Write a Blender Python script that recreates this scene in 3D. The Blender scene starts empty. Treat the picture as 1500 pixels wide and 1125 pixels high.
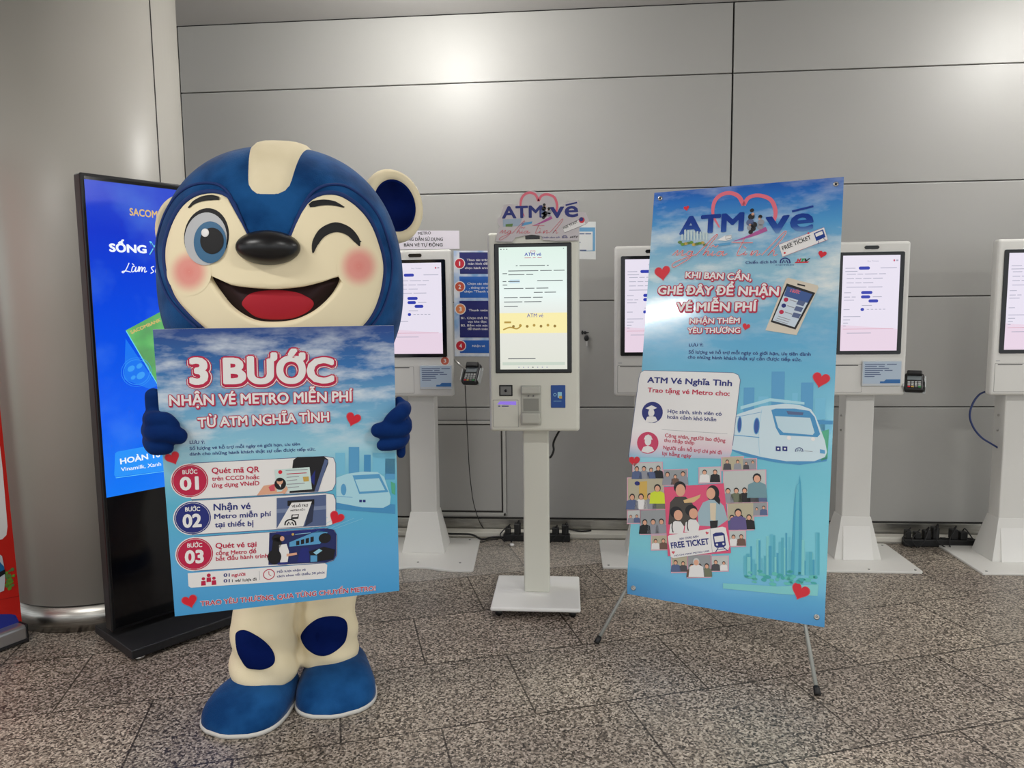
import bpy, bmesh, math, random
from mathutils import Vector as V, Matrix
R = math.radians
SC = bpy.context.scene
COL = SC.collection

# ------------------------------------------------------------------ camera
F_PX, IW, IH = 1050.0, 1500.0, 1125.0
CAM = V((0, 0, 1.36))
_yaw, _pit, _rol = -0.07805668, 0.10182106, 0.01152569
_F = V((math.sin(_yaw)*math.cos(_pit), math.cos(_yaw)*math.cos(_pit), -math.sin(_pit)))
_R0 = V((math.cos(_yaw), -math.sin(_yaw), 0)); _U0 = _R0.cross(_F)
_R = _R0*math.cos(_rol) - _U0*math.sin(_rol)
_U = _U0*math.cos(_rol) + _R0*math.sin(_rol)
cd = bpy.data.cameras.new('camera'); cam = bpy.data.objects.new('camera', cd); COL.objects.link(cam)
cd.sensor_width = 36; cd.lens = 36*F_PX/IW; cd.clip_start = .05
cam.matrix_world = Matrix(((_R.x, _U.x, -_F.x, CAM.x), (_R.y, _U.y, -_F.y, CAM.y), (_R.z, _U.z, -_F.z, CAM.z), (0, 0, 0, 1)))
SC.camera = cam

# ------------------------------------------------------------------ light
w = bpy.data.worlds.new('world'); SC.world = w; w.use_nodes = True
w.node_tree.nodes['Background'].inputs[0].default_value = (.93, .97, 1, 1)
w.node_tree.nodes['Background'].inputs[1].default_value = 1.1
def area(name, loc, sx, sy, watts, col=(1, .97, .92), spread=180):
    l = bpy.data.lights.new(name, 'AREA'); l.shape = 'RECTANGLE'; l.size = sx; l.size_y = sy
    l.energy = watts; l.color = col; l.spread = R(spread)
    o = bpy.data.objects.new(name, l); o.location = loc; COL.objects.link(o); return o
# downlights along the wall, one by the pillar, then the rows of the hall behind
DL = (1, .985, .955)
def bulb(loc, watts, r=.085):
    l = bpy.data.lights.new('ceiling_bulb', 'POINT'); l.energy = watts; l.color = DL; l.shadow_soft_size = r
    o = bpy.data.objects.new('ceiling_bulb', l); o.location = loc; COL.objects.link(o)
for lx in (-.70, 2.75, -4.2): bulb((lx, 3.40, 2.93), 40)
for lx in (-2.1, 1.7, 5.5): area("ceiling_lamp", (lx, .3, 3.035), 1.2, .2, 46, DL)
for lx in (-5.0, -1.2, 2.6): area('ceiling_lamp', (lx, -3.6, 3.035), 1.2, .2, 55, DL)
SC.view_settings.view_transform = 'Standard'; SC.view_settings.look = 'None'
SC.view_settings.gamma = 1; SC.view_settings.use_curve_mapping = False
SC.view_settings.exposure = 0.0

# ------------------------------------------------------------------ helpers
def lin(c):
    c /= 255.0
    return c/12.92 if c <= .04045 else ((c+.055)/1.055)**2.4
def rgb(c):
    if isinstance(c, str): c = [int(c[i:i+2], 16) for i in (0, 2, 4)]
    return (lin(c[0]), lin(c[1]), lin(c[2]), 1)
MATS = {}
def mat(name, c, rough=.5, metal=0, emit=0, spec=.5, sheen=0, coat=0):
    if name in MATS: return MATS[name]
    m = bpy.data.materials.new(name); m.use_nodes = True; b = m.node_tree.nodes['Principled BSDF']
    b.inputs['Base Color'].default_value = rgb(c); b.inputs['Roughness'].default_value = rough
    b.inputs['Metallic'].default_value = metal; b.inputs['Specular IOR Level'].default_value = spec
    if sheen: b.inputs['Sheen Weight'].default_value = sheen; b.inputs['Sheen Roughness'].default_value = .4
    if coat: b.inputs['Coat Weight'].default_value = coat; b.inputs['Coat Roughness'].default_value = .08
    if emit:
        b.inputs['Base Color'].default_value = (0.01, .01, .01, 1)
        b.inputs['Emission Color'].default_value = rgb(c); b.inputs['Emission Strength'].default_value = emit
    MATS[name] = m; return m
class NT:
    """small node-tree builder on a principled material"""
    def __init__(s, name, **k):
        s.m = mat(name, (128, 128, 128), **k); s.t = s.m.node_tree; s.b = s.t.nodes['Principled BSDF']
    def n(s, typ, **props):
        q = s.t.nodes.new(typ)
        for k, v in props.items():
            if k.startswith('i_'):
                key = k[2:]; q.inputs[int(key) if key.isdigit() else key].default_value = v
            else: setattr(q, k, v)
        return q
    def l(s, a, b): s.t.links.new(a, b)
    def ramp(s, fac, stops, interp='LINEAR'):
        q = s.n('ShaderNodeValToRGB'); cr = q.color_ramp; cr.interpolation = interp
        while len(cr.elements) < len(stops): cr.elements.new(.5)
        for e, (p, c) in zip(cr.elements, stops): e.position = p; e.color = rgb(c) if not isinstance(c, float) else (c, c, c, 1)
        s.l(fac, q.inputs[0]); return q.outputs[0]
    def mix(s, fac, a, b, blend='MIX'):
        q = s.n('ShaderNodeMixRGB', blend_type=blend)
        for i, x in ((0, fac), (1, a), (2, b)):
            if isinstance(x, bpy.types.NodeSocket): s.l(x, q.inputs[i])
            elif isinstance(x, float): q.inputs[i].default_value = x
            else: q.inputs[i].default_value = rgb(x)
        return q.outputs[0]
    def math(s, op, a, b=0.0, clamp=False):
        q = s.n('ShaderNodeMath', operation=op, use_clamp=clamp)
        for i, x in ((0, a), (1, b)):
            if isinstance(x, bpy.types.NodeSocket): s.l(x, q.inputs[i])
            else: q.inputs[i].default_value = x
        return q.outputs[0]
    def noise(s, vec, scale, detail=3, rough=.5):
        q = s.n('ShaderNodeTexNoise'); q.inputs['Scale'].default_value = scale; q.inputs['Detail'].default_value = detail
        q.inputs['Roughness'].default_value = rough
        if vec is not None: s.l(vec, q.inputs['Vector'])
        return q.outputs[0]
    def bump(s, h, strength, dist=.01):
        q = s.n('ShaderNodeBump'); q.inputs['Strength'].default_value = strength; q.inputs['Distance'].default_value = dist
        s.l(h, q.inputs['Height']); s.l(q.outputs[0], s.b.inputs['Normal'])
    def color(s, c): s.l(c, s.b.inputs['Base Color'])

def thing(name, label, cat, loc=(0, 0, 0), rz=0, group=None):
    o = bpy.data.objects.new(name, None); COL.objects.link(o); o.empty_display_size = .1
    o.location = loc; o.rotation_euler = (0, 0, rz); o['label'] = label; o['category'] = cat
    if group: o['group'] = group
    o['_m'] = 0; del o['_m']
    XF[o.name] = Matrix.Translation(V(loc)) @ Matrix.Rotation(rz, 4, 'Z'); return o
XF = {}
def tag(o, label, cat, group=None):
    o['label'] = label; o['category'] = cat
    if group: o['group'] = group
    return o
def struct(o): o['kind'] = 'structure'; return o

class MB:
    """collects geometry in world (or thing-local) coordinates; build() links it as ONE mesh object"""
    def __init__(s): s.v = []; s.f = []; s.fm = []; s.fs = []; s.uv = []; s.mats = []
    def mi(s, m):
        if m not in s.mats: s.mats.append(m)
        return s.mats.index(m)
    def add(s, vs, fs, m, smooth=False, uvs=None):
        k = len(s.v); s.v += [V(p) for p in vs]; s.uv += (uvs or [(0, 0)]*len(vs)); i = s.mi(m)
        for f in fs: s.f.append([k+a for a in f]); s.fm.append(i); s.fs.append(smooth)
        return s
    def bm_add(s, bm, m, smooth=False):
        bm.verts.index_update()
        s.add([v.co.copy() for v in bm.verts], [[v.index for v in f.verts] for f in bm.faces], m, smooth); bm.free(); return s
    def box(s, c, d, m, bev=0, seg=2, rot=None):
        bm = bmesh.new(); bmesh.ops.create_cube(bm, size=1)
        for v in bm.verts: v.co = V((v.co.x*d[0], v.co.y*d[1], v.co.z*d[2]))
        if bev: bmesh.ops.bevel(bm, geom=list(bm.edges), offset=min(bev, min(d)*.49), segments=seg, profile=.5, affect='EDGES')
        M = Matrix.Translation(V(c)) @ (rot or Matrix())
        for v in bm.verts: v.co = M @ v.co
        return s.bm_add(bm, m)
    def prism(s, outline, depth, m, xf=lambda a, b, d: (a, d, b), bev=0):
        """outline in 2D, extruded 0..depth, mapped by xf(a, b, d)"""
        bm = bmesh.new(); vs = [bm.verts.new((a, b, 0)) for a, b in outline]; f = bm.faces.new(vs)
        r = bmesh.ops.extrude_face_region(bm, geom=[f])
        for e in r['geom']:
            if isinstance(e, bmesh.types.BMVert): e.co.z = depth
        if bev: bmesh.ops.bevel(bm, geom=[e for e in bm.edges], offset=bev, segments=2, profile=.5, affect='EDGES')
        bmesh.ops.recalc_face_normals(bm, faces=list(bm.faces))
        for v in bm.verts: v.co = V(xf(*v.co))
        bmesh.ops.recalc_face_normals(bm, faces=list(bm.faces))
        return s.bm_add(bm, m)
    def rings(s, rr, m, smooth=True, cap=True, closed=True):
        n = len(rr[0]); vs = [p for r in rr for p in r]; fs = []
        for i in range(len(rr)-1):
            for j in range(n if closed else n-1):
                a = i*n+j; b = i*n+(j+1) % n; fs.append((a, b, b+n, a+n))
        if cap: fs.append(tuple(range(n))[::-1]); fs.append(tuple((len(rr)-1)*n+j for j in range(n)))
        return s.add(vs, fs, m, smooth)
    def lathe(s, prof, c, m, seg=32, smooth=True, axis='Z'):
        rr = []
        for r, z in prof:
            ring = []
            for k in range(seg):
                a = 2*math.pi*k/seg; x, y = r*math.cos(a), r*math.sin(a)
                p = (x, y, z) if axis == 'Z' else (x, -z, y) if axis == 'Y' else (z, x, y)
                ring.append(V(c)+V(p))
            rr.append(ring)
        return s.rings(rr, m, smooth)
    def tube(s, pts, rad, m, seg=8, smooth=True):
        pts = [V(p) for p in pts]; n = len(pts); rr = []; prev = None
        for i, p in enumerate(pts):
            t = (pts[min(i+1, n-1)]-pts[max(i-1, 0)])
            t = t.normalized() if t.length > 1e-9 else V((0, 0, 1))
            if prev is None:
                prev = t.orthogonal().normalized()
            a = (prev - t*prev.dot(t)); a = a.normalized() if a.length > 1e-6 else t.orthogonal().normalized()
            b = t.cross(a); prev = a; r = rad[i] if isinstance(rad, (list, tuple)) else rad
            rr.append([p + a*(r*math.cos(2*math.pi*k/seg)) + b*(r*math.sin(2*math.pi*k/seg)) for k in range(seg)])
        return s.rings(rr, m, smooth)
    def ball(s, c, r, m, seg=16, rows=10, M=None):
        r = (r, r, r) if not isinstance(r, (tuple, list)) else r; rr = []
        for i in range(1, rows):
            ph = math.pi*i/rows
            rr.append([(V((r[0]*math.sin(ph)*math.cos(2*math.pi*k/seg), r[1]*math.sin(ph)*math.sin(2*math.pi*k/seg), -r[2]*math.cos(ph)))) for k in range(seg)])
        vs = [p for q in rr for p in q] + [V((0, 0, -r[2])), V((0, 0, r[2]))]; n = len(rr)*seg; fs = []
        for i in range(len(rr)-1):
            for j in range(seg): a = i*seg+j; b = i*seg+(j+1) % seg; fs.append((a, b, b+seg, a+seg))
        for j in range(seg): fs.append((n, (j+1) % seg, j)); fs.append((n+1, (len(rr)-1)*seg+j, (len(rr)-1)*seg+(j+1) % seg))
        vs = [V(c) + ((M @ p) if M else p) for p in vs]
        return s.add(vs, fs, m, True)
    def build(s, name, parent=None, root=None, fix=True):
        me = bpy.data.meshes.new(name); r = root or parent
        inv = XF[r.name].inverted() if r is not None and r.name in XF else Matrix()
        me.from_pydata([inv @ p for p in s.v], [], s.f); me.update()
        for m in s.mats: me.materials.append(m)
        ul = me.uv_layers.new(name='UVMap')
        for p in me.polygons:
            p.material_index = s.fm[p.index]; p.use_smooth = s.fs[p.index]
            for li in p.loop_indices: ul.data[li].uv = s.uv[me.loops[li].vertex_index]
        o = bpy.data.objects.new(name, me); COL.objects.link(o)
        if parent is not None:
            o.parent = parent
            if r.name in XF: XF[o.name] = XF[r.name]
        return o
def smooth_pts(pts, n=6, closed=False):
    """Catmull-Rom through points of any dimension"""
    P = [tuple(p) for p in pts]; N = len(P); out = []
    for i in range(N if closed else N-1):
        g = (lambda k: P[k % N]) if closed else (lambda k: P[min(max(k, 0), N-1)])
        p0, p1, p2, p3 = g(i-1), g(i), g(i+1), g(i+2)
        for k in range(n):
            t = k/n
            out.append(tuple(.5*(2*b+(c-a)*t+(2*a-5*b+4*c-d)*t*t+(3*b-a-3*c+d)*t**3) for a, b, c, d in zip(p0, p1, p2, p3)))
    if not closed: out.append(P[-1])
    return out
def dup(root, loc, rz, label, group=None):
    r = root.copy(); COL.objects.link(r); r.location = loc; r.rotation_euler = (0, 0, rz); r['label'] = label
    if group: r['group'] = group
    XF[r.name] = Matrix.Translation(V(loc)) @ Matrix.Rotation(rz, 4, 'Z')
    for ch in list(root.children):
        c = ch.copy(); COL.objects.link(c); c.parent = r; XF[c.name] = XF[r.name]
        for g in list(ch.children):
            d = g.copy(); COL.objects.link(d); d.parent = c; XF[d.name] = XF[r.name]
    return r

# sight lines of the photograph, used to measure where things stand on their real planes
def ray(px, py): return _F + _R*((px-IW/2)/F_PX) - _U*((py-IH/2)/F_PX)
def hit(px, py, p0, n):
    d = ray(px, py); n = V(n); return CAM + d*((V(p0)-CAM).dot(n)/d.dot(n))
def atY(px, py, Y): return hit(px, py, (0, Y, 0), (0, 1, 0))
def fl(px, py, z=0): return hit(px, py, (0, 0, z), (0, 0, 1))

class Pl:
    """a flat face in the place: origin, facing normal"""
    def __init__(s, o, n):
        s.o = V(o); s.n = V(n).normalized(); s.ex = V((0, 0, 1)).cross(s.n).normalized(); s.ey = s.n.cross(s.ex)
    def uv(s, p): q = hit(p[0], p[1], s.o, s.n) - s.o; return (q.dot(s.ex), q.dot(s.ey))
    def pt(s, u, v, off=0): return s.o + s.ex*u + s.ey*v + s.n*off

_tc = {}
def text_geo(t, off, shear):
    k = (t, off, shear)
    if k in _tc: return _tc[k]
    cu = bpy.data.curves.new('lettering', 'FONT'); cu.body = t; cu.offset = off+.0005; cu.shear = shear; cu.resolution_u = 3
    o = bpy.data.objects.new('lettering', cu); COL.objects.link(o)
    dg = bpy.context.evaluated_depsgraph_get(); dg.update()
    e = o.evaluated_get(dg); me = e.to_mesh()
    vs = [(v.co.x, v.co.y) for v in me.vertices]; fs = [tuple(p.vertices) for p in me.polygons]
    e.to_mesh_clear(); bpy.data.objects.remove(o); bpy.data.curves.remove(cu)
    _tc[k] = (vs, fs); return _tc[k]
CAPH = .682
class Print:
    """ink on a flat face: shapes in layers a fraction of a millimetre thick"""
    def __init__(s, plane, px=True, step=.0005, base=.0006):
        s.p = plane; s.px = px; s.b = MB(); s.step = step; s.base = base
    def c(s, q): return s.p.uv(q) if s.px else q
    def put(s, uvs, faces, m, L): s.b.add([s.p.pt(u, v, s.base+L*s.step) for u, v in uvs], faces, m, False, [tuple(q) for q in uvs]); return s
    def poly(s, pts, m, L=0): q = [s.c(p) for p in pts]; return s.put(q, [tuple(range(len(q)))], m, L)
    def grid(s, pts4, m, L=0): return s.poly(pts4, m, L)
    def disc(s, c, r, m, L=0, ry=None, n=28, rot=0):
        """centre, radius in the same units as coordinates given (pixels are turned into metres on the face)"""
        u, v = s.c(c)
        if s.px: k = abs(s.c((c[0]+10, c[1]))[0]-u)/10; r *= k; ry = (ry*k if ry else None)
        ry = ry or r; cr, sr = math.cos(rot), math.sin(rot)
        q = []
        for i in range(n):
            a = 2*math.pi*i/n; x, y = r*math.cos(a), ry*math.sin(a); q.append((u+x*cr-y*sr, v+x*sr+y*cr))
        return s.put(q, [tuple(range(n))], m, L)
    def ring(s, c, r, w, m, L=0, n=32):
        u, v = s.c(c)
        if s.px: k = abs(s.c((c[0]+10, c[1]))[0]-u)/10; r *= k; w *= k
        q = [(u+(r+d)*math.cos(2*math.pi*i/n), v+(r+d)*math.sin(2*math.pi*i/n)) for d in (-w/2, w/2) for i in range(n)]
        return s.put(q, [(i, (i+1) % n, n+(i+1) % n, n+i) for i in range(n)], m, L)
    def heart(s, c, size, m, L=0, rot=0):
        u, v = s.c(c)
        if s.px: size *= abs(s.c((c[0]+10, c[1]))[0]-u)/10
        q = []
        for i in range(40):
            t = 2*math.pi*i/40; x = 16*math.sin(t)**3; y = 13*math.cos(t)-5*math.cos(2*t)-2*math.cos(3*t)-math.cos(4*t)
            x, y = x/32*size, y/30*size; q.append((u+x*math.cos(rot)-y*math.sin(rot), v+x*math.sin(rot)+y*math.cos(rot)))
        return s.put(q, [tuple(range(40))[::-1]], m, L)
    def stroke(s, pts, wid, m, L=0, n=6, smooth=True, closed=False):
        q = [s.c(p) for p in pts]
        if s.px: u, v = s.c(pts[0]); k = abs(s.c((pts[0][0]+10, pts[0][1]))[0]-u)/10
        else: k = 1
        if smooth: q = smooth_pts(q, n, closed)
        if closed: q = q + q[:1]
        N = len(q); a = []; bb = []
        for i, p in enumerate(q):
            x0, x1 = q[max(i-1, 0)], q[min(i+1, N-1)]
            if closed and i in (0, N-1): x0, x1 = q[N-2], q[1]
            dx, dy = x1[0]-x0[0], x1[1]-x0[1]; d = math.hypot(dx, dy) or 1
            wv = wid
            if isinstance(wid, (list, tuple)): f = i/(N-1)*(len(wid)-1); j = min(int(f), len(wid)-2); wv = wid[j]+(wid[j+1]-wid[j])*(f-j)
            h = wv*k/2; a.append((p[0]-dy/d*h, p[1]+dx/d*h)); bb.append((p[0]+dy/d*h, p[1]-dx/d*h))
        return s.put(a+bb, [(N+i, N+i+1, i+1, i) for i in range(N-1)], m, L)
    def rrect(s, x0, y0, x1, y1, r, m, L=0):
        q = []
        for cx, cy, a0 in ((x1-r, y1-r, 0), (x0+r, y1-r, 90), (x0+r, y0+r, 180), (x1-r, y0+r, 270)):
            for k in range(5): a = R(a0+k*22.5); q.append((cx+r*math.cos(a), cy+r*math.sin(a)))
        return s.poly(q, m, L)
    def text(s, a, b, cap, t, m, L=0, bold=.012, out=None, shear=0):
        """a, b: ends of the baseline; cap: capital height; out = [(mat, extra weight, dx, dy)] drawn below"""
        A, B = s.c(a), s.c(b); wid = math.hypot(B[0]-A[0], B[1]-A[1])
        ux, uy = (B[0]-A[0])/wid, (B[1]-A[1])/wid
        capm = abs(s.c((a[0], a[1]-cap))[1]-A[1]) if s.px else cap
        big = (cap > 7.5) if s.px else False
        vs, fs = text_geo(t, 0, shear); x0 = min(v[0] for v in vs); x1 = max(v[0] for v in vs)
        sx = wid/(x1-x0+2*bold); sy = capm/(CAPH+2*bold)
        todo = [(m, bold, 0, 0, L)]
        if out: todo = [(mm, bold+e, dx, dy, L-len(out)+i) for i, (mm, e, dx, dy) in enumerate(out)] + todo
        for mm, rad, dx, dy, LL in todo:
            nd = 1 if rad < .006 else (8 if big else 4) if rad < .05 else (12 if big else 8)
            for k in range(nd):
                ox = rad*math.cos(2*math.pi*(k+.5)/nd) if nd > 1 else 0; oy = rad*math.sin(2*math.pi*(k+.5)/nd) if nd > 1 else 0
                if nd == 4: ox, oy = ox*1.2, oy*.9
                q = []
                for x, y in vs:
                    X = (x-x0+bold+dx+ox)*sx; Y = (y+bold+dy+oy)*sy; q.append((A[0]+X*ux-Y*uy, A[1]+X*uy+Y*ux))
                s.put(q, fs, mm, LL+k*.02)
        return s
    def build(s, name, parent, root=None): return s.b.build(name, parent, root)

# ------------------------------------------------------------------ setting
YW = 4.25
def build_setting():
    # granite floor: slabs .644 x .437 in half bond, turned 18 degrees to the wall
    a = R(18.2); q0, p0 = -.031, 1.783
    g = NT('granite', rough=.38); tc = g.n('ShaderNodeTexCoord').outputs['Object']
    br = g.n('ShaderNodeTexBrick', offset=.5, offset_frequency=2); g.l(tc, br.inputs['Vector'])
    for k, v in (('Scale', 1), ('Mortar Size', .0036), ('Mortar Smooth', .15), ('Bias', 0), ('Brick Width', .644), ('Row Height', .437)): br.inputs[k].default_value = v
    br.inputs['Color1'].default_value = (.82, .82, .82, 1); br.inputs['Color2'].default_value = (1.08, 1.06, 1.04, 1); br.inputs['Mortar'].default_value = (.22, .21, .2, 1)
    v1 = g.n('ShaderNodeTexVoronoi'); v1.inputs['Scale'].default_value = 165; g.l(tc, v1.inputs['Vector'])
    bw = g.n('ShaderNodeSeparateColor'); g.l(v1.outputs['Color'], bw.inputs[0])
    n2 = g.noise(tc, 60, 3)
    f = g.math('ADD', g.math('MULTIPLY', bw.outputs[0], .75), g.math('MULTIPLY', n2, .38))
    sp = g.ramp(f, [(.2, (60, 56, 52)), (.46, (128, 120, 110)), (.68, (180, 171, 158)), (.95, (226, 218, 205))])
    sep = g.n('ShaderNodeSeparateXYZ'); g.l(tc, sep.inputs[0])
    pale = g.math('GREATER_THAN', sep.outputs[1], 1.748)              # the paler border course along the wall
    patch = g.ramp(g.noise(tc, 1.3, 2), [(.3, (206, 200, 200)), (.7, (255, 252, 246))])
    c = g.mix(1.0, g.mix(1.0, sp, br.outputs['Color'], 'MULTIPLY'), patch, 'MULTIPLY')
    c = g.mix(pale, c, g.mix(1.0, g.mix(.15, c, (236, 234, 228)), (255, 255, 255), 'MULTIPLY'))
    g.color(c)
    b = MB(); b.add([(-9, -11, 0), (9, -11, 0), (9, 6, 0), (-9, 6, 0)], [(0, 1, 2, 3)], g.m)
    o = b.build('floor'); o.rotation_euler = (0, 0, a); o.location = (q0*math.cos(a)-p0*math.sin(a), q0*math.sin(a)+p0*math.cos(a), 0); struct(o)

    pm = NT('wall_panel', rough=.46, spec=.5); tw = pm.n('ShaderNodeTexCoord').outputs['Object']
    pm.color(pm.ramp(pm.noise(tw, .8, 2), [(.3, (158, 157, 153)), (.7, (166, 165, 161))]))
    dark = mat('seam_dark', (52, 50, 48), .7); rim = mat('panel_rim', (186, 185, 181), .35)
    b = MB(); zs = [.104, .782, 1.412, 2.045, 2.667, 3.05]; xs = [-8.7, -5.507, -2.29, .927, 4.144, 7.3]
    b.box((-.7, YW+.03, 1.55), (16, .02, 3.1), dark)
    for i in range(5):
        for j in range(5):
            x0, x1, z0, z1 = xs[j]+.005, xs[j+1]-.005, zs[i]+.004, zs[i+1]-.004
            b.box(((x0+x1)/2, YW+.01, (z0+z1)/2), (x1-x0, .02, z1-z0), pm.m, .003, 2)
            if i: b.box(((x0+x1)/2, YW+.012, z0-.0065), (x1-x0, .012, .003), rim)      # bright lower lip of the joint
    struct(b.build('wall_back'))
    st = NT('brushed_steel', rough=.32, metal=1); tb = st.n('ShaderNodeTexCoord').outputs['Object']
    mp = st.n('ShaderNodeMapping'); mp.inputs['Scale'].default_value = (4, 4, 90); st.l(tb, mp.inputs[0])
    st.color(st.ramp(st.noise(mp.outputs[0], 3, 2), [(.3, (150, 148, 142)), (.7, (182, 180, 174))]))
    b = MB(); b.box((-.7, YW+.013, .048), (16, .02, .096), st.m, .002); b.box((-.7, YW+.02, .1), (16, .012, .012), dark)
    struct(b.build('baseboard_back'))
    cream = mat('trunking_cream', (214, 211, 200), .5)
    b = MB(); b.box((-.7, 4.205, .019), (16, .075, .038), cream, .006); b.box((-.7, 4.166, .010), (16, .004, .004), mat('trunk_line', (150, 147, 138), .6))
    struct(b.build('trim_1'))
    # flush access door low in the wall
    b = MB(); x0, x1, z0, z1 = -.962, -.372, .118, .708; fr = mat('door_frame', (176, 175, 170), .35)
    b.box(((x0+x1)/2, YW-.002, (z0+z1)/2), (x1-x0, .006, z1-z0), dark)
    for (cx, cz, sx, sz) in (((x0+x1)/2, z1-.014, x1-x0, .02), ((x0+x1)/2, z0+.010, x1-x0, .02), (x0+.012, (z0+z1)/2, .02, z1-z0), (x1-.012, (z0+z1)/2, .02, z1-z0)):
        b.box((cx, YW-.006, cz), (sx, .012, sz), fr, .003)
    d = struct(b.build('door_1'))
    b = MB(); b.box(((x0+x1)/2, YW-.006, (z0+z1)/2), (x1-x0-.062, .010, z1-z0-.064), pm.m, .003); b.build('door_leaf', d)
    # ceiling
    cm = mat('ceiling_white', (196, 194, 192), .5)
    b = MB(); b.box((-.7, -1.5, 3.10), (16, 11.5, .1), cm); struct(b.build('ceiling'))
    # round pillar
    pl = NT('pillar_paint', rough=.40); tp = pl.n('ShaderNodeTexCoord').outputs['Object']
    pl.color(pl.ramp(pl.noise(tp, 1.2, 2), [(.3, (166, 162, 153)), (.7, (174, 171, 163))]))
    cx, cy, r = -2.215, 3.226, .42
    b = MB(); b.lathe([(r, .118), (r, 3.05)], (cx, cy, 0), pl.m, 96); b.lathe([(r-.012, .100), (r-.012, .13)], (cx, cy, 0), dark, 96)
    ang = R(-12.4); px_, py_ = cx+(r+.0004)*math.cos(ang), cy+(r+.0004)*math.sin(ang)
    b.tube([(px_, py_, .12), (px_, py_, 3.05)], .0026, dark, 6)
    p = struct(b.build('pillar'))
    b = MB(); b.lathe([(r+.004, 0), (r+.004, .108)], (cx, cy, 0), st.m, 96); b.build('steel_band', p)
build_setting()

# ------------------------------------------------------------------ shared materials
white_ps = mat('powder_white', (222, 221, 216), .42); black_gl = mat('glass_black', (12, 12, 14), .12); black_pl = mat('plastic_black', (20, 20, 21), .45)
cord_bk = mat('cord_black', (16, 16, 17), .5); grey_pl = mat('plastic_grey', (120, 120, 118), .4); steel = mat('steel', (190, 188, 184), .28, 1)
seam = mat('seam_grey', (128, 127, 123), .6); dk_slot = mat('slot_black', (14, 14, 15), .6)
navy = mat('ink_navy', (28, 40, 120), .5); crim = mat('ink_crimson', (190, 26, 70), .5); ink_w = mat('ink_white', (236, 234, 232), .45)
ink_bk = mat('ink_black', (18, 18, 24), .5); red = mat('ink_red', (214, 28, 48), .45); skin = mat('ink_skin', (226, 170, 140), .5)
ink_gold = mat('ink_gold', (200, 165, 80), .5); ink_grey = mat('ink_grey', (150, 152, 160), .5); ink_sl = mat('ink_slate', (84, 100, 140), .45)
ink_lb = mat('ink_light_blue', (150, 205, 228), .5); ink_mb = mat('ink_mid_blue', (88, 160, 206), .5); ink_tl = mat('ink_teal', (110, 196, 205), .5)

def ui_lines(p, x0, x1, y, wds, m, L, h=.004):
    x = x0
    for wd in wds:
        p.poly([(x, y-h/2), (min(x+wd, x1), y-h/2), (min(x+wd, x1), y+h/2), (x, y+h/2)], m, L); x += wd+.008
        if x > x1: break

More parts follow.
